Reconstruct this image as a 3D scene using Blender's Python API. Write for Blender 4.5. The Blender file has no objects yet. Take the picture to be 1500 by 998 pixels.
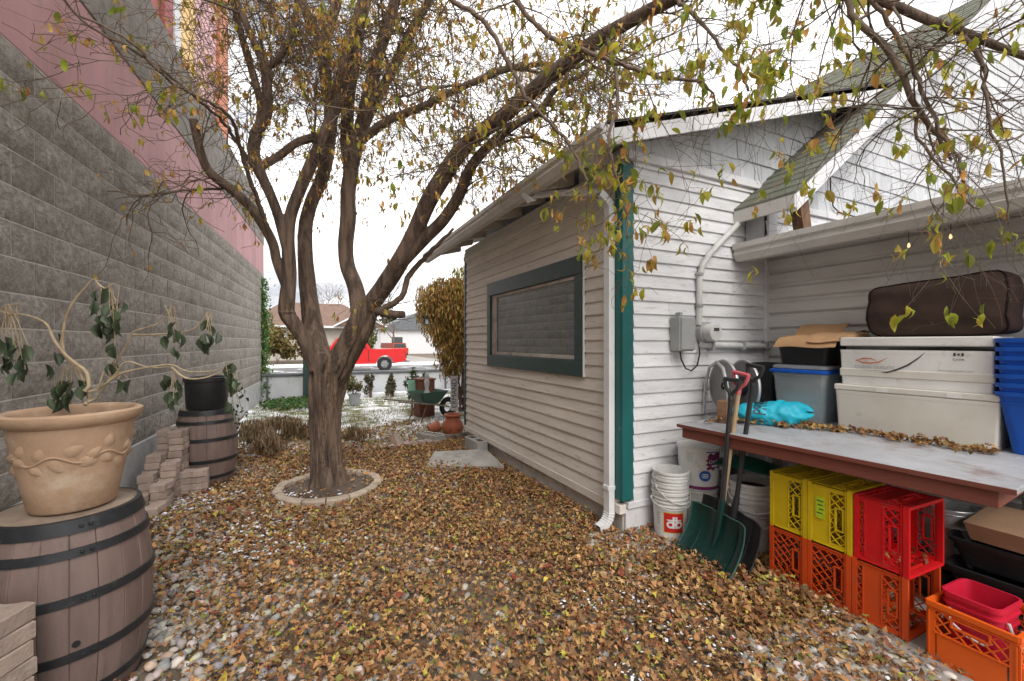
import bpy, bmesh, math, random
import numpy as np
from mathutils import Vector, Matrix, noise as mnoise
random.seed(7); rng = np.random.default_rng(7)
R = math.radians
S = bpy.context.scene
COL = S.collection
# ------------------------------------------------------------------ camera, sky, sun, exposure
cd = bpy.data.cameras.new('camera'); cam = bpy.data.objects.new('camera', cd); COL.objects.link(cam)
cam.location = (0, 0, 1.42); cam.rotation_euler = (R(90), 0, -math.atan2(303, 630))
cd.sensor_width = 36; cd.lens = 15.12; cd.shift_y = .002; cd.clip_start = .02; cd.clip_end = 2000
S.camera = cam
W = bpy.data.worlds.new('World'); S.world = W; W.use_nodes = True
nt = W.node_tree; nt.nodes.clear()
out = nt.nodes.new('ShaderNodeOutputWorld'); bg = nt.nodes.new('ShaderNodeBackground')
sky = nt.nodes.new('ShaderNodeTexSky'); sky.sky_type = 'NISHITA'; sky.sun_disc = False
SUN_EL, SUN_AZ = 46, 190          # azimuth measured clockwise from +Y: the sun stands behind the camera
sky.sun_elevation = R(SUN_EL); sky.sun_rotation = R(SUN_AZ); sky.air_density = 1.0; sky.dust_density = 3.0; sky.ozone_density = 1.0
tc = nt.nodes.new('ShaderNodeTexCoord'); mp = nt.nodes.new('ShaderNodeMapping'); mp.inputs['Scale'].default_value = (1, 1, 2.4)
nz = nt.nodes.new('ShaderNodeTexNoise'); nz.inputs['Scale'].default_value = 2.6; nz.inputs['Detail'].default_value = 7; nz.inputs['Roughness'].default_value = .55
rp = nt.nodes.new('ShaderNodeValToRGB')
rp.color_ramp.elements[0].position = .36; rp.color_ramp.elements[0].color = (4.2, 4.25, 4.6, 1)
rp.color_ramp.elements[1].position = .56; rp.color_ramp.elements[1].color = (14.2, 13.9, 13.6, 1)
mx = nt.nodes.new('ShaderNodeMix'); mx.data_type = 'RGBA'; mx.inputs[0].default_value = .9    # thick cloud cover over the clear sky
L = nt.links.new
L(tc.outputs['Generated'], mp.inputs['Vector']); L(mp.outputs['Vector'], nz.inputs['Vector']); L(nz.outputs['Fac'], rp.inputs['Fac'])
L(sky.outputs['Color'], mx.inputs['A']); L(rp.outputs['Color'], mx.inputs['B']); L(mx.outputs['Result'], bg.inputs['Color'])
bg.inputs['Strength'].default_value = .12; L(bg.outputs['Background'], out.inputs['Surface'])
sl = bpy.data.lights.new('sun', 'SUN'); so = bpy.data.objects.new('sun', sl); COL.objects.link(so)
sl.energy = 1.45; sl.angle = R(28); sl.color = (1, .96, .9)
so.rotation_euler = (R(90 - SUN_EL), 0, R(180 - SUN_AZ) )
so.location = (0, -5, 12)
S.view_settings.view_transform = 'Standard'; S.view_settings.look = 'None'; S.view_settings.gamma = 1
S.view_settings.use_curve_mapping = False; S.view_settings.exposure = 0.56
S.render.engine = 'CYCLES'; S.cycles.max_bounces = 5; S.cycles.diffuse_bounces = 3; S.cycles.glossy_bounces = 2; S.cycles.transparent_max_bounces = 8
# ------------------------------------------------------------------ materials
MATS = {}
def M(name, c1, c2=None, rough=.7, scale=6, detail=5, lo=.35, hi=.65, bump=0, bscale=40, bstr=None, metal=0, rnd=0, stretch=(1, 1, 1),
      dirt=None, spec=.4, ior=None, alpha=None, trans=0, coat=0):
    m = bpy.data.materials.new(name); m.use_nodes = True; n = m.node_tree.nodes; k = m.node_tree.links.new
    b = n['Principled BSDF']; b.inputs['Roughness'].default_value = rough; b.inputs['Metallic'].default_value = metal
    b.inputs['Specular IOR Level'].default_value = spec; b.inputs['Coat Weight'].default_value = coat
    if ior: b.inputs['IOR'].default_value = ior
    if trans: b.inputs['Transmission Weight'].default_value = trans
    if alpha is not None: b.inputs['Alpha'].default_value = alpha
    g = n.new('ShaderNodeNewGeometry'); mpn = n.new('ShaderNodeMapping'); mpn.inputs['Scale'].default_value = stretch
    k(g.outputs['Position'], mpn.inputs['Vector'])
    def nzz(s, d=detail, r=.6):
        q = n.new('ShaderNodeTexNoise'); q.inputs['Scale'].default_value = s; q.inputs['Detail'].default_value = d; q.inputs['Roughness'].default_value = r
        k(mpn.outputs['Vector'], q.inputs['Vector']); return q
    col = None
    c2 = c2 or tuple(x * .82 for x in c1)
    q = nzz(scale); r = n.new('ShaderNodeValToRGB')
    r.color_ramp.elements[0].position = lo; r.color_ramp.elements[0].color = (*c1, 1)
    r.color_ramp.elements[1].position = hi; r.color_ramp.elements[1].color = (*c2, 1)
    k(q.outputs['Fac'], r.inputs['Fac']); col = r.outputs['Color']
    if dirt:
        dc, dlo, dhi, ds = dirt
        q2 = nzz(ds, 8, .7); r2 = n.new('ShaderNodeMapRange'); r2.inputs[1].default_value = dlo; r2.inputs[2].default_value = dhi
        k(q2.outputs['Fac'], r2.inputs[0]); x = n.new('ShaderNodeMix'); x.data_type = 'RGBA'
        k(r2.outputs[0], x.inputs[0]); k(col, x.inputs['A']); x.inputs['B'].default_value = (*dc, 1); col = x.outputs['Result']
    if rnd:
        oi = n.new('ShaderNodeObjectInfo'); mr = n.new('ShaderNodeMapRange'); mr.inputs[3].default_value = 1 - rnd; mr.inputs[4].default_value = 1 + rnd
        k(oi.outputs['Random'], mr.inputs[0]); h = n.new('ShaderNodeHueSaturation'); k(mr.outputs[0], h.inputs['Value']); k(col, h.inputs['Color']); col = h.outputs['Color']
    k(col, b.inputs['Base Color'])
    if bump:
        q3 = nzz(bscale, 6, .65); bp = n.new('ShaderNodeBump'); bp.inputs['Strength'].default_value = bump; bp.inputs['Distance'].default_value = bstr or .01
        k(q3.outputs['Fac'], bp.inputs['Height']); k(bp.outputs['Normal'], b.inputs['Normal'])
    MATS[name] = m; return m
def M_attr(name, rough=.6, transl=.25, spec=.3):
    m = bpy.data.materials.new(name); m.use_nodes = True; n = m.node_tree.nodes; k = m.node_tree.links.new
    b = n['Principled BSDF']; b.inputs['Roughness'].default_value = rough; b.inputs['Specular IOR Level'].default_value = spec
    a = n.new('ShaderNodeAttribute'); a.attribute_name = 'Col'; k(a.outputs['Color'], b.inputs['Base Color'])
    if transl:
        t = n.new('ShaderNodeBsdfTranslucent'); k(a.outputs['Color'], t.inputs['Color']); x = n.new('ShaderNodeMixShader'); x.inputs[0].default_value = transl
        k(b.outputs[0], x.inputs[1]); k(t.outputs[0], x.inputs[2]); k(x.outputs[0], n['Material Output'].inputs['Surface'])
    MATS[name] = m; return m
def M_emit(name, c, s):
    m = bpy.data.materials.new(name); m.use_nodes = True; b = m.node_tree.nodes['Principled BSDF']
    b.inputs['Emission Color'].default_value = (*c, 1); b.inputs['Emission Strength'].default_value = s; MATS[name] = m
M('soil', (.10, .075, .05), (.19, .15, .11), .95, 3, bump=.7, bscale=35, dirt=((.30, .27, .24), .55, .7, 9))
M('soil_dark', (.075, .055, .042), (.13, .10, .08), .95, 12, bump=.8, bscale=60)
M('lawn', (.12, .13, .05), (.20, .19, .08), .95, 4, bump=.6, bscale=60, dirt=((.85, .87, .9), .42, .56, 1.7))
M('snow', (.85, .87, .9), (.78, .8, .85), .8, 10, bump=.3, bscale=40)
M('pavement', (.36, .34, .31), (.27, .255, .235), .9, 5, bump=.35, bscale=80, dirt=((.2, .17, .14), .55, .75, 12))
M('asphalt', (.10, .10, .10), (.16, .16, .16), .9, 3, bump=.2, bscale=60, dirt=((.8, .82, .85), .55, .62, .6))
M('block', (.415, .38, .335), (.25, .228, .20), .95, 26, lo=.38, hi=.62, bump=1, bscale=48, bstr=.022, rnd=.10, dirt=((.23, .21, .18), .48, .72, 3.5))
M('mortar', (.66, .63, .58), (.52, .495, .455), .95, 10, bump=.3)
M('parging', (.52, .52, .52), (.40, .40, .40), .9, 3, bump=.35, bscale=30, dirt=((.25, .23, .2), .5, .75, 5))
M('pink_paint', (.56, .31, .32), (.43, .24, .25), .8, 2.2, bump=.3, bscale=25, stretch=(1, 1, .35), dirt=((.30, .20, .19), .56, .8, 5))
M('stucco', (.33, .30, .27), (.20, .185, .165), .95, 9, bump=.9, bscale=30, bstr=.02, dirt=((.12, .11, .1), .52, .75, 2))
M('yellow_siding', (.85, .60, .26), (.78, .54, .22), .7, 3, rnd=.05)
M('pink_siding', (.72, .45, .46), (.66, .40, .42), .7, 3, rnd=.05)
M('orange_trim', (.62, .24, .13), (.55, .2, .11), .7, 3)
M('red_trim', (.36, .10, .10), (.3, .085, .085), .7, 3)
M('white_trim', (.72, .72, .74), (.62, .62, .64), .6, 4, dirt=((.42, .39, .35), .56, .8, 7))
M('white_board', (.75, .755, .77), (.61, .615, .63), .65, 2.5, stretch=(1, 1, 5), rnd=.07, bump=.25, bscale=30, dirt=((.36, .33, .30), .56, .76, 8))
M('side_board', (.74, .695, .63), (.63, .59, .53), .75, 3, stretch=(1, .5, 4), rnd=.05, bump=.3, bscale=30, dirt=((.30, .24, .19), .575, .74, 11))
M('shingle_white', (.60, .615, .64), (.49, .505, .53), .75, 5, stretch=(3, 3, 1), rnd=.09, bump=.3, bscale=40, dirt=((.36, .34, .31), .56, .8, 8))
M('teal', (.011, .125, .118), (.009, .09, .086), .5, 3, stretch=(1, 1, .5), bump=.15, bscale=30, dirt=((.16, .20, .19), .63, .74, 14))
M('teal_dark', (.022, .060, .060), (.028, .05, .048), .5, 5, dirt=((.09, .1, .095), .55, .8, 12))
M('metal_siding', (.62, .605, .58), (.54, .52, .495), .55, 3, rnd=.03, stretch=(1, 1, 3), dirt=((.36, .33, .30), .6, .85, 5))
M('gutter', (.62, .60, .57), (.53, .51, .48), .5, 3, dirt=((.34, .31, .28), .58, .82, 7))
M('gutter_white', (.74, .75, .76), (.66, .67, .68), .45, 4, dirt=((.4, .37, .34), .6, .82, 9))
M('old_wood', (.30, .26, .22), (.18, .15, .12), .9, 5, bump=.5, bscale=40, stretch=(4, 1, 4))
M('concrete', (.42, .41, .38), (.31, .30, .28), .95, 6, bump=.5, bscale=40, dirt=((.2, .18, .15), .52, .75, 5))
M('found', (.56, .52, .47), (.42, .385, .345), .9, 4, bump=.45, bscale=30, dirt=((.22, .18, .15), .5, .74, 6))
M('roof', (.125, .135, .105), (.185, .18, .15), .95, 22, bump=.8, bscale=120, rnd=.16, dirt=((.10, .13, .06), .52, .72, 7))
M('roof_edge', (.06, .055, .05), None, .95, 9)
M('brown_post', (.22, .115, .06), (.11, .06, .035), .8, 8, stretch=(3, 3, 1), bump=.4)
M('galv', (.60, .61, .62), (.44, .45, .46), .35, 14, metal=.45, bump=.1)
M('pvc', (.60, .60, .59), (.5, .5, .49), .5, 6, dirt=((.33, .31, .29), .55, .8, 12))
M('grey_box', (.34, .35, .35), (.28, .29, .29), .5, 6)
M('black_rubber', (.015, .015, .016), None, .6)
M('black_plastic', (.018, .019, .021), (.028, .029, .031), .42, 8)
M('barrel', (.205, .146, .127), (.155, .11, .096), .55, 4, stretch=(3, 3, .6), rnd=.09, bump=.2, bscale=25, dirt=((.11, .08, .075), .55, .8, 7))
M('barrel_top', (.33, .26, .20), (.24, .18, .14), .8, 5, dirt=((.16, .12, .09), .5, .72, 6))
M('hoop', (.016, .017, .019), (.026, .027, .03), .45, 20, dirt=((.07, .07, .07), .6, .8, 18))
M('terracotta', (.46, .31, .205), (.36, .235, .15), .85, 6, bump=.25, bscale=50, dirt=((.55, .44, .34), .55, .75, 5))
M('terracotta_red', (.42, .13, .06), (.33, .10, .05), .6, 6)
M('wilt_stem', (.42, .33, .215), (.27, .20, .125), .8, 25)
M('wilt_leaf', (.035, .055, .03), (.055, .075, .035), .5, 20, rnd=.3)
M('paver', (.40, .31, .26), (.30, .235, .20), .95, 10, bump=.6, bscale=70, rnd=.15, dirt=((.47, .42, .37), .55, .75, 9))
M('ring_stone', (.45, .37, .29), (.35, .285, .225), .95, 10, bump=.6, bscale=70, rnd=.1, dirt=((.2, .17, .13), .56, .76, 7))
M('bark', (.20, .138, .10), (.075, .051, .038), .9, 18, lo=.40, hi=.60, bump=1, bscale=42, bstr=.03, stretch=(1, 1, .13), dirt=((.30, .235, .18), .56, .76, 9))
M('twig', (.12, .085, .062), (.17, .125, .09), .85, 20)
M('bench_red', (.215, .066, .045), (.165, .052, .037), .65, 5, stretch=(1, .4, 3), rnd=.05, bump=.2, dirt=((.10, .05, .04), .58, .8, 9))
M('bench_top', (.43, .44, .47), (.33, .335, .35), .5, 4, bump=.2, dirt=((.20, .125, .10), .52, .70, 4.5))
M('crate_orange', (.70, .085, .014), (.60, .07, .012), .5, 6, rnd=.06, dirt=((.40, .13, .06), .56, .82, 16))
M('crate_red', (.68, .010, .014), (.58, .008, .012), .5, 6, dirt=((.36, .08, .07), .56, .82, 16))
M('crate_yellow', (.70, .50, .010), (.60, .43, .008), .5, 6, rnd=.05, dirt=((.36, .27, .07), .55, .82, 16))
M('crate_amber', (.78, .13, .012), (.72, .11, .01), .42, 6)
M('pail_red', (.60, .018, .050), (.52, .014, .042), .38, 6)
M('pail_white', (.70, .70, .68), (.60, .595, .57), .42, 6, dirt=((.4, .36, .32), .58, .8, 8))
M('pail_white2', (.62, .61, .58), (.52, .50, .475), .45, 6, dirt=((.3, .27, .24), .54, .8, 7))
M('print_red', (.58, .025, .02), None, .5)
M('print_white', (.78, .78, .78), None, .5)
M('print_yellow', (.75, .5, .05), None, .5)
M('print_purple', (.19, .028, .12), None, .5)
M('print_blue', (.015, .10, .40), None, .5)
M('print_dark', (.06, .06, .065), None, .6)
M('print_grey', (.42, .42, .42), None, .6)
M('print_orange', (.65, .16, .03), None, .6)
M('green_tag', (.50, .68, .02), (.42, .6, .02), .6, 30)
M('shovel_green', (.003, .036, .030), (.004, .026, .022), .38, 5, dirt=((.05, .085, .078), .6, .8, 12))
M('shovel_rim_highlight', (.03, .10, .088), (.02, .075, .066), .45, 9)  # paler than the blade: the edge highlight is put into the rim colour
M('shovel_black', (.02, .021, .023), (.035, .036, .038), .4, 6)
M('shaft_wood', (.50, .36, .22), (.40, .28, .17), .6, 8, stretch=(4, 4, .5))
M('grip_pink', (.68, .15, .18), None, .45)
M('foam', (.80, .785, .755), (.68, .66, .63), .8, 4, bump=.12, bscale=120, dirt=((.50, .44, .35), .58, .8, 6))
M('foam_cream', (.70, .665, .60), (.62, .58, .51), .8, 4, bump=.12, bscale=120, dirt=((.42, .33, .22), .6, .8, 7))
M('blue_bin', (.008, .105, .52), (.006, .085, .45), .4, 6)
M('cushion', (.060, .034, .026), (.040, .024, .018), .9, 9, bump=.2, bscale=25)
M('piping', (.018, .011, .009), None, .9)
M('cardboard', (.50, .30, .155), (.42, .245, .125), .9, 7, bump=.1)
M('cardboard_dull', (.33, .20, .12), (.27, .165, .10), .9, 7, bump=.1)
M('clear_plastic', (.60, .66, .68), (.52, .57, .59), .32, 4, dirt=((.75, .77, .78), .5, .75, 6), alpha=.38)
M('grey_lid', (.36, .38, .40), None, .45)
M('bag_blue', (.015, .45, .60), (.01, .37, .51), .35, 6, bump=.5, bscale=16, bstr=.02)
M('reel_grey', (.27, .265, .26), (.20, .195, .19), .55, 6)
M('green_plastic', (.012, .12, .09), None, .4)
M('wood_block', (.27, .15, .085), (.17, .095, .055), .85, 8, bump=.3, stretch=(1, 1, 4))
M('house_beige', (.52, .48, .42), (.46, .42, .37), .8, 3)
M('roof_brown', (.20, .13, .10), (.14, .09, .07), .9, 3, bump=.3)
M('brick_far', (.42, .17, .10), (.30, .11, .07), .9, 5)
M('wall_white', (.66, .68, .71), (.56, .58, .61), .8, 2, dirt=((.4, .38, .36), .55, .8, 3))
M('slate', (.12, .13, .14), (.17, .18, .19), .7, 4)
M('truck_red', (.62, .012, .014), (.58, .010, .012), .25, 3, coat=.6)
M('suv_red', (.48, .05, .02), None, .3, coat=.5)
M('glass_dark', (.03, .035, .04), None, .08, spec=.7)
M('tyre', (.02, .02, .02), None, .8)
M('rim', (.5, .5, .52), None, .35, metal=.8)
M('lamp_red', (.45, .02, .02), None, .3)
M('barrow_green', (.03, .10, .07), (.05, .09, .07), .55, 6)
M('sign_mint', (.35, .66, .50), None, .6)
M('board_white', (.66, .66, .66), (.5, .5, .5), .7, 6)
M('rust', (.23, .085, .05), (.14, .06, .04), .8, 8)
M('cushion_back', (.05, .04, .035), None, .9)
M('interior', (.05, .048, .045), None, .9)
M('bulb_glass', (.8, .5, .2), None, .3)
M_emit('bulb', (1, .55, .2), 1.2)
# window glass: a clear sheet that mirrors the yard
mg = bpy.data.materials.new('window_glass'); mg.use_nodes = True
b_ = mg.node_tree.nodes['Principled BSDF']; b_.inputs['Base Color'].default_value = (.055, .056, .052, 1); b_.inputs['Roughness'].default_value = .008
b_.inputs['IOR'].default_value = 2.6; b_.inputs['Specular IOR Level'].default_value = .5; MATS['window_glass'] = mg
M_attr('leaf_litter', .65, .12); M_attr('tree_leaf', .55, .5); M_attr('bush_leaf', .7, .2); M_attr('pebble', .75, 0, .35)
# ------------------------------------------------------------------ mesh helpers
class MB:
    def __init__(s): s.v = []; s.f = []
    def add(s, v, f):
        o = len(s.v); s.v += [tuple(p) for p in v]; s.f += [tuple(i + o for i in q) for q in f]; return s
    def box(s, x0, x1, y0, y1, z0, z1):
        return s.add([(x0, y0, z0), (x1, y0, z0), (x1, y1, z0), (x0, y1, z0), (x0, y0, z1), (x1, y0, z1), (x1, y1, z1), (x0, y1, z1)],
                     [(0, 3, 2, 1), (4, 5, 6, 7), (0, 1, 5, 4), (1, 2, 6, 5), (2, 3, 7, 6), (3, 0, 4, 7)])
    def cbox(s, x0, x1, y0, y1, z0, z1, b=.004, m=None):           # box with chamfered edges
        lo = (x0, y0, z0); hi = (x1, y1, z1); v = []; idx = {}
        for sx in (0, 1):
            for sy in (0, 1):
                for sz in (0, 1):
                    c = (sx, sy, sz)
                    for ax in range(3):
                        p = [0, 0, 0]
                        for a in range(3):
                            e = hi[a] if c[a] else lo[a]
                            p[a] = e if a == ax else (e - b if c[a] else e + b)
                        idx[(c, ax)] = len(v); v.append(p)
        f = []
        for ax in range(3):
            a, c_ = [i for i in range(3) if i != ax]
            for e in (0, 1):
                q = []
                for (p, r) in ((0, 0), (1, 0), (1, 1), (0, 1)):
                    k = [0, 0, 0]; k[ax] = e; k[a] = p; k[c_] = r; q.append(idx[(tuple(k), ax)])
                f.append(q)
        for ax in range(3):
            a, c_ = [i for i in range(3) if i != ax]
            for p in (0, 1):
                for r in (0, 1):
                    k0 = [0, 0, 0]; k0[a] = p; k0[c_] = r; k1 = list(k0); k1[ax] = 1
                    f.append([idx[(tuple(k0), a)], idx[(tuple(k1), a)], idx[(tuple(k1), c_)], idx[(tuple(k0), c_)]])
        for c in [(i, j, k) for i in (0, 1) for j in (0, 1) for k in (0, 1)]: f.append([idx[(c, 0)], idx[(c, 1)], idx[(c, 2)]])
        if m is not None: v = [m @ Vector(p) for p in v]
        return s.add(v, f)
    def prism(s, poly, d0, d1, plane='yz'):                         # polygon in a plane, extruded along the third axis
        n = len(poly)
        def P(p, d): return {'yz': (d, p[0], p[1]), 'xz': (p[0], d, p[1]), 'xy': (p[0], p[1], d)}[plane]
        return s.add([P(p, d0) for p in poly] + [P(p, d1) for p in poly], [tuple(range(n)), tuple(range(2 * n - 1, n - 1, -1))] + [(i, (i + 1) % n, n + (i + 1) % n, n + i) for i in range(n)])
    def tube(s, pts, r, n=8, cap=True):
        pts = [Vector(p) for p in pts]; k = len(pts); rr = r if hasattr(r, '__len__') else [r] * k
        t0 = (pts[1] - pts[0]).normalized(); up = Vector((0, 0, 1)) if abs(t0.z) < .9 else Vector((1, 0, 0)); u = t0.cross(up).normalized()
        v = []; f = []
        for i in range(k):
            t = (pts[min(i + 1, k - 1)] - pts[max(i - 1, 0)]).normalized()
            u = (u - t * u.dot(t)).normalized(); w = t.cross(u)
            for j in range(n):
                a = 2 * math.pi * j / n; v.append(pts[i] + (u * math.cos(a) + w * math.sin(a)) * rr[i])
        for i in range(k - 1):
            for j in range(n): f.append((i * n + j, i * n + (j + 1) % n, (i + 1) * n + (j + 1) % n, (i + 1) * n + j))
        if cap: f.append(tuple(range(n - 1, -1, -1))); f.append(tuple(range((k - 1) * n, k * n)))
        return s.add(v, f)
    def lathe(s, prof, n=32, c=(0, 0, 0), a0=0, a1=2 * math.pi, m=None):
        full = abs(a1 - a0 - 2 * math.pi) < 1e-6; cols = n if full else n + 1; v = []; f = []
        for (r, z) in prof:
            for j in range(cols):
                a = a0 + (a1 - a0) * j / n; p = Vector((r * math.cos(a), r * math.sin(a), z)); p = m @ p if m is not None else p
                v.append(p + Vector(c))
        for i in range(len(prof) - 1):
            for j in range(n):
                j2 = (j + 1) % cols if full else j + 1
                f.append((i * cols + j, i * cols + j2, (i + 1) * cols + j2, (i + 1) * cols + j))
        return s.add(v, f)
    def obar(s, a, b, w, h):                                        # square bar between two points
        a = Vector(a); b = Vector(b); t = (b - a).normalized(); up = Vector((0, 0, 1)) if abs(t.z) < .95 else Vector((0, 1, 0))
        u = t.cross(up).normalized() * w / 2; q = t.cross(u).normalized() * h / 2; v = []
        for p in (a, b): v += [p + u + q, p - u + q, p - u - q, p + u - q]
        return s.add(v, [(0, 1, 2, 3), (7, 6, 5, 4), (0, 4, 5, 1), (1, 5, 6, 2), (2, 6, 7, 3), (3, 7, 4, 0)])
    def mesh(s, name, smooth=False, fix=True):
        me = bpy.data.meshes.new(name); me.from_pydata([tuple(p) for p in s.v], [], s.f)
        if fix:
            b = bmesh.new(); b.from_mesh(me); bmesh.ops.recalc_face_normals(b, faces=b.faces); b.to_mesh(me); b.free()
        if smooth:
            me.polygons.foreach_set('use_smooth', [True] * len(me.polygons))
            try: me.set_sharp_from_angle(angle=R(smooth if smooth is not True else 40))
            except Exception: pass
        me.update(); return me
    def build(s, name, mat, parent=None, smooth=False, fix=True): return obj(name, s.mesh(name, smooth, fix), mat, parent)
def obj(name, me, mat=None, parent=None, loc=None, rot=None):
    o = bpy.data.objects.new(name, me); COL.objects.link(o)
    if mat and me is not None and not me.materials: me.materials.append(MATS[mat])
    if parent: o.parent = parent
    if loc: o.location = loc
    if rot: o.rotation_euler = rot
    return o
def tag(o, label=None, cat=None, group=None, kind=None):
    if label: o['label'] = label
    if cat: o['category'] = cat
    if group: o['group'] = group
    if kind: o['kind'] = kind
    return o
def thing(name, label, cat, loc=(0, 0, 0), rz=0, group=None):
    o = bpy.data.objects.new(name, None); COL.objects.link(o); o.empty_display_size = .1; o.location = loc; o.rotation_euler = (0, 0, rz)
    return tag(o, label, cat, group)
def copy_tree(o, parent=None):
    c = o.copy(); COL.objects.link(c); c.parent = parent
    for ch in list(o.children): copy_tree(ch, c)
    return c
def structure(o): o['kind'] = 'structure'; return o
def text_mesh(txt, size, depth=.001):
    cu = bpy.data.curves.new('txt', 'FONT'); cu.body = txt; cu.size = size; cu.align_x = 'CENTER'; cu.align_y = 'CENTER'; cu.extrude = depth
    o = bpy.data.objects.new('txt', cu); COL.objects.link(o); dg = bpy.context.evaluated_depsgraph_get()
    me = bpy.data.meshes.new_from_object(o.evaluated_get(dg)); bpy.data.objects.remove(o); bpy.data.curves.remove(cu); return me
def big_mesh(name, V, T, mat, parent=None, cols=None, smooth=False):
    V = np.asarray(V, np.float32); T = np.asarray(T, np.int32); me = bpy.data.meshes.new(name); w = T.shape[1]
    me.vertices.add(len(V)); me.vertices.foreach_set('co', V.ravel()); me.loops.add(T.size); me.loops.foreach_set('vertex_index', T.ravel())
    me.polygons.add(len(T)); me.polygons.foreach_set('loop_start', np.arange(0, T.size, w, dtype=np.int32)); me.polygons.foreach_set('loop_total', np.full(len(T), w, np.int32))
    if smooth: me.polygons.foreach_set('use_smooth', np.ones(len(T), bool))
    me.update(calc_edges=True)
    if cols is not None:
        at = me.color_attributes.new('Col', 'FLOAT_COLOR', 'POINT'); c4 = np.ones((len(V), 4), np.float32); c4[:, :3] = cols; at.data.foreach_set('color', c4.ravel())
    return obj(name, me, mat, parent)
def rotmats(yaw, tilt, roll):
    cy, sy, ct, st, cr, sr = np.cos(yaw), np.sin(yaw), np.cos(tilt), np.sin(tilt), np.cos(roll), np.sin(roll); o = np.zeros_like(cy); i = o + 1
    Rz = np.stack([np.stack([cy, -sy, o], -1), np.stack([sy, cy, o], -1), np.stack([o, o, i], -1)], -2)
    Rx = np.stack([np.stack([i, o, o], -1), np.stack([o, ct, -st], -1), np.stack([o, st, ct], -1)], -2)
    Ry = np.stack([np.stack([cr, o, sr], -1), np.stack([o, i, o], -1), np.stack([-sr, o, cr], -1)], -2)
    return Rz @ Rx @ Ry
def scatter(bv, bt, pos, rot, scl, col):
    bv = np.asarray(bv); bt = np.asarray(bt); k = len(pos); n = len(bv)
    V = np.einsum('kij,knj->kni', rot, bv[None] * scl[:, None, :]) + pos[:, None, :]
    T = bt[None] + (np.arange(k) * n)[:, None, None]
    return V.reshape(-1, 3), T.reshape(-1, bt.shape[1]), np.repeat(col, n, 0)
def join_scatter(parts):
    Vs, Ts, Cs, o = [], [], [], 0
    for V, T, C in parts: Vs.append(V); Ts.append(T + o); Cs.append(C); o += len(V)
    return np.concatenate(Vs), np.concatenate(Ts), np.concatenate(Cs)
def palette(cols, w, k, jit=.18):
    c = np.array(cols)[rng.choice(len(cols), k, p=np.array(w) / np.sum(w))]; return np.clip(c * (1 + rng.normal(0, jit, (k, 1))) * (1 + rng.normal(0, jit * .3, (k, 3))), .004, .95)
# leaf outlines (triangles)
def leaf_lobed(curl=.25):
    rad = [1, .42, .85, .36, .72, .34, .30, .34, .72, .36, .85, .42]; v = [(0, 0, 0)]
    for i, r in enumerate(rad):
        a = math.pi / 2 + 2 * math.pi * i / 12; x, y = r * math.cos(a), r * math.sin(a); v.append((x, y, curl * (x * x * .8 + .3 * y * y) + random.uniform(-.06, .06)))
    return np.array(v) * .5, np.array([(0, 1 + i, 1 + (i + 1) % 12) for i in range(12)])
def leaf_oval(fold=.2, bend=.25, w=.30):
    ys = [-.5, -.28, 0, .27, .5]; ws = [0, .8, 1, .62, 0]; v = []
    for y, q in zip(ys, ws):
        z = -bend * (y * y) * 2
        if q == 0: v.append((0, y, z))
        else: v += [(-w * q, y, z + fold * q * w), (0, y, z), (w * q, y, z + fold * q * w)]
    t = [(0, 2, 1), (0, 3, 2)]
    for a in (1, 4): t += [(a, a + 1, a + 4), (a, a + 4, a + 3), (a + 1, a + 2, a + 5), (a + 1, a + 5, a + 4)]
    t += [(7, 8, 10), (8, 9, 10)]
    return np.array(v), np.array(t)
# ------------------------------------------------------------------ ground, lawn, street
def gh(x, y): return .012 * math.sin(x * 2.3 + y * 1.1) + .010 * math.sin(y * 3.1 - x * .7)
xs = [-400, -150, -60, -20, -8, -4] + [-2 + .25 * i for i in range(25)] + [5, 6, 8, 14, 30, 80, 200, 400]
ys = [-60, -20, -6, -2, -1] + [-.5 + .25 * i for i in range(50)] + [12.4, 12.9, 14, 18, 30, 60, 120, 300, 700]
g = MB(); nx = len(xs)
for y in ys:
    for x in xs: g.v.append((x, y, (gh(x, y) if -2 < x < 4.1 and -1 < y < 12 else 0) + (0 if y < 12.5 else -.22)))
for j in range(len(ys) - 1):
    for i in range(nx - 1): g.f.append((j * nx + i, j * nx + i + 1, (j + 1) * nx + i + 1, (j + 1) * nx + i))
structure(g.build('ground', 'soil', smooth=80))
g = MB(); NX, NY = 24, 26                                           # lawn with thawing snow
for j in range(NY + 1):
    for i in range(NX + 1):
        x = -1.05 + 5.0 * i / NX; y = 6.15 + 5.5 * j / NY; g.v.append((x, y, gh(x, y) + .012 + .012 * mnoise.noise((x * 2, y * 2, 3))))
for j in range(NY):
    for i in range(NX): g.f.append((j * (NX + 1) + i, j * (NX + 1) + i + 1, (j + 1) * (NX + 1) + i + 1, (j + 1) * (NX + 1) + i))
structure(g.build('lawn', 'lawn', smooth=80))
structure(MB().box(-60, 80, 19.5, 30.5, -.21, -.19).build('road', 'asphalt'))
structure(MB().cbox(-60, 80, 14.2, 18.4, -.22, -.14, .02).build('sidewalk', 'snow'))
structure(MB().cbox(-60, 80, 31, 34, -.22, -.12, .02).build('far_sidewalk', 'snow'))
structure(MB().box(6.5, 11.5, 34.2, 70, -.21, -.17).build('driveway', 'pavement'))
structure(MB().cbox(2.30, 3.68, -1.2, 2.46, -.05, .03, .008).build('concrete_pad', 'pavement'))
structure(MB().cbox(1.98, 2.29, .62, 1.30, -.05, .022, .01).build('path_slab', 'pavement'))
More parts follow.
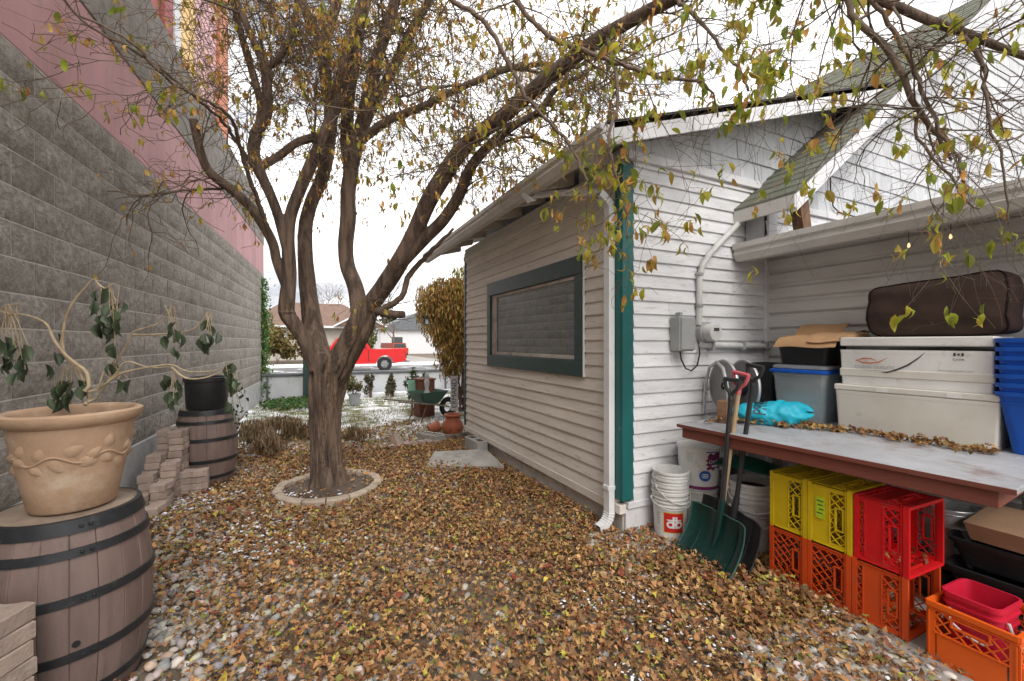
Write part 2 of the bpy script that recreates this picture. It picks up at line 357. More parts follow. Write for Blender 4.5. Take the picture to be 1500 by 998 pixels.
# ------------------------------------------------------------------ neighbouring building on the left
WX, WA = -1.689, -R(3.5)
NB = thing('neighbour_building', 'tall grey split-face block building with pink band along the left side', 'building', (WX, 0, 0), WA)
MB().box(-3, -.0065, -4, 12.4, -.1, 3.1).build('mortar_backing', 'mortar', NB)
MB().cbox(-.3, .012, -4, 12.42, -.1, .5, .006).build('foundation', 'parging', NB)
def block_mesh(k):
    random.seed(100 + k); b = MB(); ny, nz_ = 8, 4; w, h = .390, .190; v = []; 
    for j in range(nz_ + 1):
        for i in range(ny + 1):
            e = i in (0, ny) or j in (0, nz_); y = w * i / ny; z = h * j / nz_
            x = -.0035 if e else random.uniform(-.003, .017)
            v.append((x, y, z))
    f = []
    for j in range(nz_):
        for i in range(ny): f.append((j * (ny + 1) + i, j * (ny + 1) + i + 1, (j + 1) * (ny + 1) + i + 1, (j + 1) * (ny + 1) + i))
    b.add(v, f); o = len(b.v)
    ring = [i for i in range(ny + 1)] + [(j * (ny + 1) + ny) for j in range(1, nz_ + 1)] + [nz_ * (ny + 1) + i for i in range(ny - 1, -1, -1)] + [j * (ny + 1) for j in range(nz_ - 1, 0, -1)]
    n = len(ring); base = len(b.v)
    for q in ring: b.v.append((-.03, b.v[q][1], b.v[q][2]))
    for i in range(n): b.f.append((ring[i], base + i, base + (i + 1) % n, ring[(i + 1) % n]))
    return b
BMB = [block_mesh(k) for k in range(10)]; BM = [b.mesh('block', 45) for b in BMB]
rest = MB()
for c in range(13):
    for i in range(-10, 32):
        y = .004 + .4 * i + (.2 if c % 2 else 0); z = .504 + .2 * c
        if y + .4 > 12.42: continue
        if y < 3.1 - .12 * abs(c - 4): rest.add([(p[0], p[1] + y, p[2] + z) for p in BMB[(i * 3 + c) % 10].v], BMB[(i * 3 + c) % 10].f)
        else: obj('block', BM[(i * 7 + c * 3) % 10], 'block', NB, (0, y, z))
tag(rest.build('blocks', 'block', NB, 45), kind='stuff')
MB().cbox(-.5, -.004, -4, 12.4, 3.102, 3.85, .004).build('pink_band', 'pink_paint', NB)
MB().cbox(-.5, .006, -4, 12.41, 3.852, 4.76, .006).build('stucco_band', 'stucco', NB)
MB().box(-3, -.5, -4, 12.3, 3.1, 4.70).build('terrace', 'stucco', NB)
MB().box(-3.2, -.70, 4, 11.5, 4.7, 9.5).build('upper_wall', 'mortar', NB)
def siding_boards(par, y0, y1, mat, x=-.66, z0=4.76, z1=9.5, st=.17):
    z = z0
    me = MB().prism([(-.045, 0), (.008, .002), (-.006, st + .02), (-.045, st + .02)], 0, y1 - y0, 'xz').mesh('siding_board')
    while z < z1: obj('siding_board', me, mat, par, (x, y0, z)); z += st
siding_boards(NB, 4.0, 7.7, 'red_trim', st=.4)
MB().cbox(-.75, -.60, 7.72, 8.05, 4.76, 9.5).build('window_trim', 'red_trim', NB)
MB().cbox(-.75, -.58, 8.07, 8.34, 4.76, 9.5).build('white_post', 'white_trim', NB)
siding_boards(NB, 8.36, 9.34, 'yellow_siding'); siding_boards(NB, 9.35, 10.85, 'pink_siding')
MB().cbox(-.80, -.60, 10.86, 11.62, 4.76, 9.5).build('corner_post', 'orange_trim', NB)
# ------------------------------------------------------------------ the white clapboard shed
SX, SY, SYE, SXE = 2.09, 2.48, 5.87, 3.69       # side wall plane, front wall plane, far end, right end
SH = thing('clapboard_shed', 'white clapboard shed with teal corner board and wide window', 'shed', (SX, SY, 0))
def rz(x): return 2.80 + .333 * (x - 1.70)        # top of the shed roof
MB().box(.03, SXE - SX, .03, SYE - SY, .24, 2.70).build('wall_core', 'interior', SH)
MB().prism([(.03, 2.70), (3.47 - SX, 2.70), (4.95 - SX, 3.80), (.03, rz(SX) - .06)], .03, .6, 'xz').build('gable_core', 'white_trim', SH)
fd = MB().cbox(.012, SXE - SX, .012, SYE - SY, -.1, .20, .006); fd.build('foundation', 'found', SH)
MB().cbox(-.030, .03, -.005, SYE - SY, .165, .235, .004).build('sill_board', 'side_board', SH)
MB().cbox(.03, SXE - SX - .01, -.030, .03, .205, .255, .004).build('sill_board', 'white_trim', SH)
MB().cbox(.022, SXE - SX - .01, -.012, .011, -.02, .200, .004).build('skirt_board', 'white_trim', SH)
MB().cbox(SXE - SX - .034, SXE - SX + .012, -.034, .03, .26, 2.3, .003).build('end_board', 'white_trim', SH)
random.seed(3)
def board_poly(): return [(-.024, 0), (-.024, .006), (-.008, .112), (.02, .112), (.02, 0)]
# window opening on the side wall
WY0, WY1, WZ0, WZ1 = .45, 2.48, 1.137, 2.145
bi = 0
def side_board(y0, y1, z):
    t = random.uniform(-.002, .002); p = [(a + (t if a < 0 else 0), b) for a, b in board_poly()]
    MB().prism([(a, b + z) for a, b in p], y0 + .001, y1 - .001, 'xz').build('clapboard', 'side_board', SH)
for i in range(25):
    z = .235 + .1005 * i; cuts = [.055, SYE - SY]
    if z + .112 > WZ0 + .13 and z < WZ1 - .15: segs = [(.055, WY0 + .01), (WY1 - .01, SYE - SY)]
    else:
        q = random.uniform(.8, 2.7); segs = [(.055, q), (q, SYE - SY)]
    for a, b in segs: side_board(a, b, z)
for i in range(26):
    z = .255 + .0985 * i
    q = random.uniform(.4, 1.2) if random.random() < .55 else None
    for a, b in ([(.085, q), (q, SXE - SX - .012)] if q else [(.085, SXE - SX - .012)]):
        pts = [(c, d + z) for c, d in board_poly()]
        MB().prism([(c, min(d, 2.775)) for c, d in pts], a + .001, b - .001, 'yz').build('clapboard', 'white_board', SH)
MB().cbox(.02, 3.0 - SX + .6, -.045, .0, 2.755, 2.822, .004).build('belt_trim', 'white_trim', SH)
# shingles of the gable, clipped to the roof line
def clip(poly, f):
    o = []
    for i in range(len(poly)):
        p, q = poly[i], poly[(i + 1) % len(poly)]; a, b = f(p), f(q)
        if a >= 0: o.append(p)
        if (a >= 0) != (b >= 0): t = a / (a - b); o.append((p[0] + (q[0] - p[0]) * t, p[1] + (q[1] - p[1]) * t))
    return o
def shingle_wall(par, x0, x1, z0, z1, rows, flim, y, mat='shingle_white', wlo=.10, whi=.20):
    z = z0; dz = (z1 - z0) / rows
    for r in range(rows):
        x = x0 - random.uniform(0, .1)
        while x < x1:
            w = random.uniform(wlo, whi); dr = random.uniform(-.006, .004)
            poly = [(max(x, x0) + .0015, z + dr), (min(x + w, x1) - .0015, z + dr), (min(x + w, x1) - .0015, z + dz + .012), (max(x, x0) + .0015, z + dz + .012)]; x += w
            if poly[1][0] - poly[0][0] < .02: continue
            for f in flim:
                poly = clip(poly, f) if len(poly) > 2 else poly
            if len(poly) < 3: continue
            zz = z
            b = MB(); n = len(poly); t = random.uniform(-.002, .003)
            fr = [(p[0], y - .020 - t + .012 * (p[1] - zz) / dz, p[1]) for p in poly]; bk = [(p[0], y + .01, p[1]) for p in poly]
            b.add(fr + bk, [tuple(range(n)), tuple(range(2 * n - 1, n - 1, -1))] + [(i, (i + 1) % n, n + (i + 1) % n, n + i) for i in range(n)])
            b.build('shingle', mat, par)
        z += dz
shingle_wall(SH, .0, 4.95 - SX, 2.822, 3.95, 7, [lambda p: (rz(p[0] + SX) - .069) - p[1], lambda p: p[1] - (2.555 + .76 * (p[0] + SX - 3.28) - .03)], 0)
# corner boards, downspout
MB().cbox(-.026, .075, -.030, .0, .27, 2.72, .003).build('corner_board', 'teal', SH)
MB().cbox(-.030, .0, -.002, .052, .27, 2.72, .003).build('corner_board', 'teal', SH)
MB().cbox(-.030, .0, SYE - SY - .05, SYE - SY + .005, .24, 2.66, .003).build('corner_board', 'teal_dark', SH)
# window with frame, sash and pane
WN = obj('window', MB().cbox(-.052, .0, WY0 + .0, WY1, WZ1 - .155, WZ1, .004).mesh('window'), 'teal_dark', SH)
for a, b, c, d in ((WY0, WY1, WZ0, WZ0 + .135), (WY0, WY0 + .105, WZ0 + .136, WZ1 - .156), (WY1 - .105, WY1, WZ0 + .136, WZ1 - .156)):
    MB().cbox(-.052, .0, a, b, c, d, .004).build('frame', 'teal_dark', WN)
iy0, iy1, iz0, iz1 = WY0 + .106, WY1 - .106, WZ0 + .137, WZ1 - .157
for a, b, c, d in ((iy0, iy1, iz1 - .03, iz1), (iy0, iy1, iz0, iz0 + .035), (iy0, iy0 + .03, iz0 + .036, iz1 - .031), (iy1 - .12, iy1, iz0 + .036, iz1 - .031)):
    MB().cbox(-.030, .02, a, b, c, d, .003).build('sash', 'found', WN)
MB().box(-.012, -.006, iy0 + .028, iy1 - .118, iz0 + .033, iz1 - .028).build('pane', 'window_glass', WN)
MB().cbox(-.040, -.02, WY0 - .010, WY0 - .001, WZ0 - .002, WZ1 + .004, .002).build('flashing', 'gutter_white', WN)
# roof
RO = obj('roof', MB().prism([(1.74 - SX, rz(1.74) - .012), (5.6 - SX, rz(5.6) - .012), (5.6 - SX, rz(5.6) - .05), (1.74 - SX, rz(1.74) - .05)], 2.15 - SY, 6.30 - SY, 'xz').mesh('roof'), 'white_trim', SH)
MB().prism([(1.69 - SX, rz(1.69)), (5.6 - SX, rz(5.6)), (5.6 - SX, rz(5.6) - .012), (1.69 - SX, rz(1.69) - .012)], 2.144 - SY, 6.34 - SY, 'xz').build('shingle_layer', 'roof_edge', RO)
MB().prism([(1.745 - SX, rz(1.745) - .014), (5.3 - SX, rz(5.3) - .014), (5.3 - SX, rz(5.3) - .165), (1.745 - SX, rz(1.745) - .150)], 2.15 - SY, 2.175 - SY, 'xz').build('rake_board', 'white_trim', RO)
for k in range(25):                                                 # tongue-and-groove boards under the front overhang
    xa = 1.78 + k * .14
    MB().prism([(xa - SX, rz(xa) - .052), (xa + .137 - SX, rz(xa + .137) - .052), (xa + .137 - SX, rz(xa + .137) - .066), (xa - SX, rz(xa) - .066)], 2.178 - SY, 2.462 - SY, 'xz').build('soffit_board', 'white_trim', RO)
for k in range(8):                                                  # rafter tails under the side eave
    yy = 2.62 + k * .50
    MB().prism([(1.76 - SX, rz(1.76) - .052), (2.10 - SX, rz(2.1) - .052), (2.10 - SX, rz(2.1) - .15), (1.80 - SX, rz(1.8) - .13), (1.76 - SX, rz(1.76) - .10)], yy - SY, yy + .045 - SY, 'xz').build('rafter_tail', 'side_board', RO)
for k in range(3):
    MB().cbox(-.04 - .012 * k, .02, .06, SYE - SY - .06, 2.685 - .055 * k + .001, 2.74 - .055 * k, .004).build('frieze_board', 'side_board', SH)
# gutter along the side eave (ogee profile)
GU = thing('eave_gutter', 'long weathered grey gutter under the shed side eave', 'gutter', (1.66, 2.16, 2.66))
MB().prism([(.08, .12), (.08, 0), (.02, 0), (-.012, .045), (-.002, .075), (-.022, .09), (-.022, .122), (-.012, .122), (-.012, .095), (.008, .075), (0, .05), (.026, .01), (.07, .01), (.07, .12)], 0, 4.45, 'xz').build('trough', 'gutter', GU)
MB().prism([(.08, .12), (.08, 0), (.02, 0), (-.012, .045), (-.002, .075), (-.022, .09), (-.022, .122)], -.006, -.001, 'xz').build('end_cap', 'white_trim', GU)
DS = thing('downspout', 'white ribbed downspout at the shed corner with kicked-out elbow', 'downspout', (2.03, 2.56, 0))
def dspipe(pts, w=.062, d=.05, n=1):
    b = MB(); prev = None; P_ = [Vector(p) for p in pts]
    for i, p in enumerate(P_):
        t = (P_[min(i + 1, len(P_) - 1)] - P_[max(i - 1, 0)]).normalized(); u = Vector((0, 1, 0)); q = t.cross(u).normalized(); k = 1 + (.10 if i % 2 and n == 2 else 0)
        b.v += [p + u * w / 2 * k + q * d / 2 * k, p - u * w / 2 * k + q * d / 2 * k, p - u * w / 2 * k - q * d / 2 * k, p + u * w / 2 * k - q * d / 2 * k]
        if i:
            o = 4 * i
            for j in range(4): b.f.append((o - 4 + j, o - 4 + (j + 1) % 4, o + (j + 1) % 4, o + j))
    return b
dspipe([(0, 0, .17), (0, 0, 2.43)]).build('pipe', 'gutter_white', DS)
dspipe([(0 - .13 * (1 - math.cos(a)), 0, .17 - .115 * math.sin(a)) for a in [i * .09 for i in range(16)]], n=2).build('elbow', 'gutter_white', DS)
dspipe([(0 - .02 * i * i * .12 - .015 * i, 0, 2.43 + .02 * i) for i in range(5)] , n=2).build('elbow', 'gutter_white', DS)
dspipe([(-.10, .0, 2.52), (-.2, .32, 2.60), (-.31, .62, 2.655)]).build('offset_pipe', 'gutter_white', DS)
dspipe([(-.31 - .006 * i, .62 + .012 * i, 2.60 + .016 * i) for i in range(7)], n=2).build('elbow', 'gutter_white', DS)
MB().cbox(-.034, .075, -.0335, .0335, .335, .365, .002).build('strap', 'gutter_white', DS)
# ------------------------------------------------------------------ main house: roof plane, gable, lean-to
HX, HZ = 3.28, 2.555
HS, HR_X = .76, 7.2                               # roof pitch and ridge
def hz(x): return HZ + HS * (x - HX)
HO = thing('main_house', 'white shingled house with mossy grey roof behind the shed', 'house', (HX, 1.96, 0))
RW = HR_X - HX; sl_ = math.hypot(1, HS)
RH = obj('roof', MB().prism([(0, HZ - .03), (RW, hz(HR_X) - .03), (RW, hz(HR_X) - .10), (0, HZ - .10)], .03, 7.5, 'xz').mesh('roof'), 'white_trim', HO)
nst = 36; st = RW * sl_ / nst
for k in range(nst):
    x0 = RW * k / nst - .02; w = st + .03; dx, dz = w / sl_, w * HS / sl_; ya = random.uniform(-.012, .004)
    z0 = HZ + HS * x0
    nseg = 3 if k < 12 else 1
    ed = [ya] + sorted(random.uniform(.15, .9) for _ in range(nseg - 1)) + [7.5]
    for a, b in zip(ed[:-1], ed[1:]):
        e = random.uniform(-.003, .003)
        MB().add([(x0, a, z0 + .004 + e), (x0, b - .002, z0 + .004 + e), (x0 + dx, b - .002, z0 + dz - .010), (x0 + dx, a, z0 + dz - .010), (x0 - .004, a, z0 - .014), (x0 - .004, b - .002, z0 - .014), (x0 + dx, b - .002, z0 + dz - .022), (x0 + dx, a, z0 + dz - .022)],
                 [(0, 1, 2, 3), (7, 6, 5, 4), (0, 4, 5, 1), (1, 5, 6, 2), (2, 6, 7, 3), (3, 7, 4, 0)]).build('shingle_course', 'roof', RH)
MB().prism([(-.0, HZ - .032), (RW, hz(HR_X) - .032), (RW, hz(HR_X) - .185), (0, HZ - .16)], -.004, .026, 'xz').build('rake_board', 'white_trim', RH)
MB().cbox(-.022, .002, -.002, .5, HZ - .135, HZ - .030, .003).build('fascia_board', 'gutter', RH)
MB().prism([(RW, hz(HR_X)), (8.4, 2.6), (8.4, 2.4), (RW, hz(HR_X) - .18)], .55, 7.5, 'xz').build('roof_far_slope', 'roof', RH)
hy = .34                                                             # gable wall plane, local y
MB().prism([(.12, 2.19), (8.5, 2.19), (8.5, hz(HR_X) + .9), (RW + 1.3, hz(HR_X) + .9), (.12, hz(3.4) - .12)], hy, hy + .15, 'xz').build('gable_wall', 'shingle_white', HO)
shingle_wall(HO, .42, 5.8, 2.60, 5.40, 16, [lambda p: (HZ + HS * p[0] - .14) - p[1]], hy, wlo=.20, whi=.42)
MB().cbox(.2, 5.8, hy - .035, hy, 2.545, 2.60, .004).build('belt_trim', 'white_trim', HO)
for i in range(3):
    MB().prism([(hy + a, b * 1.2 + 2.19 + .118 * i) for a, b in board_poly()], .14, 4.6, 'yz').build('clapboard', 'white_board', HO)
MB().cbox(.14, .25, hy - .04, hy, 2.20, 2.50, .004).build('corner_board', 'white_trim', HO)
MB().add([(.21, .05, 2.20), (.30, .05, 2.20), (.235, .05, 2.56), (.135, .05, 2.46), (.21, .13, 2.20), (.30, .13, 2.20), (.235, .13, 2.56), (.135, .13, 2.46)], [(0, 1, 2, 3), (7, 6, 5, 4), (0, 4, 5, 1), (1, 5, 6, 2), (2, 6, 7, 3), (3, 7, 4, 0)]).build('wood_bracket', 'brown_post', HO)
MB().tube([(1.02, hy - .03, 3.05), (1.03, hy - .03, 2.8), (1.06, hy - .035, 2.66), (1.15, hy - .04, 2.615), (1.5, hy - .04, 2.61)], .006, 6).build('cable', 'black_rubber', HO)
# lean-to wall of ribbed metal siding, its roof and gutter
LT = thing('lean_to', 'pale ribbed metal sided lean-to wall behind the workbench', 'lean-to', (SXE, 2.47, 0))
MB().box(.03, .2, -3.6, 0, 0, 2.30).build('wall_core', 'interior', LT)
rp_ = [(.004, 0), (-.008, .014), (-.008, .088), (.012, .106), (.012, .125), (.03, .125), (.03, 0)]
for i in range(18): MB().prism([(a, b + .032 + .126 * i) for a, b in rp_], -3.6, -.004, 'xz').build('siding_panel', 'metal_siding', LT)
MB().cbox(-.01, .02, -.035, -.001, .03, 2.2, .003).build('corner_trim', 'metal_siding', LT)
MB().prism([(-.38, 2.222), (2.2, 2.50), (2.2, 2.44), (-.38, 2.162)], -3.6, -.01, 'xz').build('roof', 'roof_edge', LT)
for k in range(5): MB().prism([(-.385 + k * .085, 2.155 + .009 * k), (-.385 + k * .085 + .082, 2.155 + .009 * k + .009), (-.385 + k * .085 + .082, 2.143 + .009 * k + .009), (-.385 + k * .085, 2.143 + .009 * k)], -3.6, -.012, 'xz').build('soffit_board', 'metal_siding', LT)
G2_ = thing('lean_to_gutter', 'wide pale gutter on the lean-to roof edge above the workbench', 'gutter', (3.25, 2.44, 2.10))
MB().prism([(.09, .14), (.09, 0), (.02, 0), (-.014, .05), (-.004, .085), (-.026, .10), (-.026, .142), (-.014, .142), (-.014, .108), (.008, .085), (-.002, .055), (.026, .01), (.08, .01), (.08, .14)], -3.4, 0, 'xz').build('trough', 'gutter', G2_)
MB().prism([(.09, .14), (.09, 0), (.02, 0), (-.014, .05), (-.004, .085), (-.026, .10), (-.026, .142)], .001, .006, 'xz').build('end_cap', 'gutter', G2_)
for yy, dz in ((1.32, .0), (1.13, .012)):
    tl = thing('string_light', ('small lit amber bulb hanging under the gutter, nearer the cushion' if yy > 1.2 else 'small lit amber bulb under the gutter, nearer the frame edge'), 'bulb', (3.33, yy, 2.0 + dz), group='string lights')
    MB().tube([(0, 0, .03), (0, 0, .15)], .002, 5).build('wire', 'black_rubber', tl); MB().lathe([(.001, 0), (.007, .006), (.008, .014), (.004, .028), (.001, .03)], 8).build('bulb', 'bulb', tl, True)
VP = thing('vent_pipe', 'galvanised vent pipe with rain cap on the shed roof', 'vent pipe', (4.73, 3.2, 3.80))
MB().lathe([(.045, 0), (.045, .78)], 16).build('flue', 'grey_box', VP, True)
MB().lathe([(.045, .72), (.095, .74), (.095, .755), (.05, .80), (.05, .83)], 18).build('collar', 'grey_box', VP, True)
MB().lathe([(.085, .84), (.088, .855), (.06, .90), (.005, .925)], 18).build('cap', 'grey_box', VP, True)
# ------------------------------------------------------------------ meter, box, conduit on the front wall
MT = thing('electricity_meter', 'round grey electricity meter with conduit on the white wall', 'meter', (2.88, SY - .03, 1.50))
ry = Matrix.Rotation(R(90), 4, 'X')
MB().lathe([(.085, .0), (.085, .045), (.075, .055)], 28, m=ry).build('base_ring', 'grey_box', MT, 40)
MB().lathe([(.072, .05), (.072, .11), (.066, .125), (.001, .128)], 28, m=ry).build('glass_cover', 'pvc', MT, 40)
MB().box(-.028, .028, -.1315, -.128, .010, .034).build('display', 'print_dark', MT)
MB().cbox(-.045, .045, -.03, .0, -.12, -.06, .004).build('hub_box', 'pvc', MT)
MB().tube([(-.055, -.012, .06), (-.055, -.015, .42), (-.03, -.018, .53), (.06, -.02, .64), (.2, -.022, .76), (.40, -.022, .92)], .024, 12).build('conduit', 'pvc', MT, True)
for z in (.2, .45): MB().lathe([(.027, 0), (.031, .004), (.031, .022), (.027, .026)], 12, (-.055, -.013, z)).build('coupling', 'grey_box', MT, True)
MB().tube([(-.04, -.02, -.10), (.2, -.022, -.105), (.80, -.022, -.115)], .026, 12).build('conduit', 'pvc', MT, True)
for x in (.05, .42, .72): MB().cbox(x, x + .03, -.055, .0, -.142, -.072, .003).build('clamp', 'grey_box', MT)
EB = thing('junction_box', 'grey electrical box mounted left of the round meter', 'electrical box', (2.60, SY - .025, 1.49))
MB().cbox(-.075, .075, -.10, .0, -.135, .125, .006).build('body', 'grey_box', EB); MB().cbox(-.066, .080, -.112, -.101, -.125, .118, .005).build('cover', 'grey_box', EB)
MB().cbox(-.05, -.02, -.08, -.03, .125, .16, .003).build('lug', 'grey_box', EB); MB().cbox(.082, .10, -.09, -.07, -.02, .03, .003).build('latch', 'galv', EB)
MB().tube([(-.01, -.04, -.13), (0, -.045, -.20), (.04, -.05, -.27), (.10, -.05, -.29), (.17, -.045, -.25), (.215, -.03, -.16), (.22, -.02, -.10)], .006, 8).build('cable_loop', 'black_rubber', EB, True)
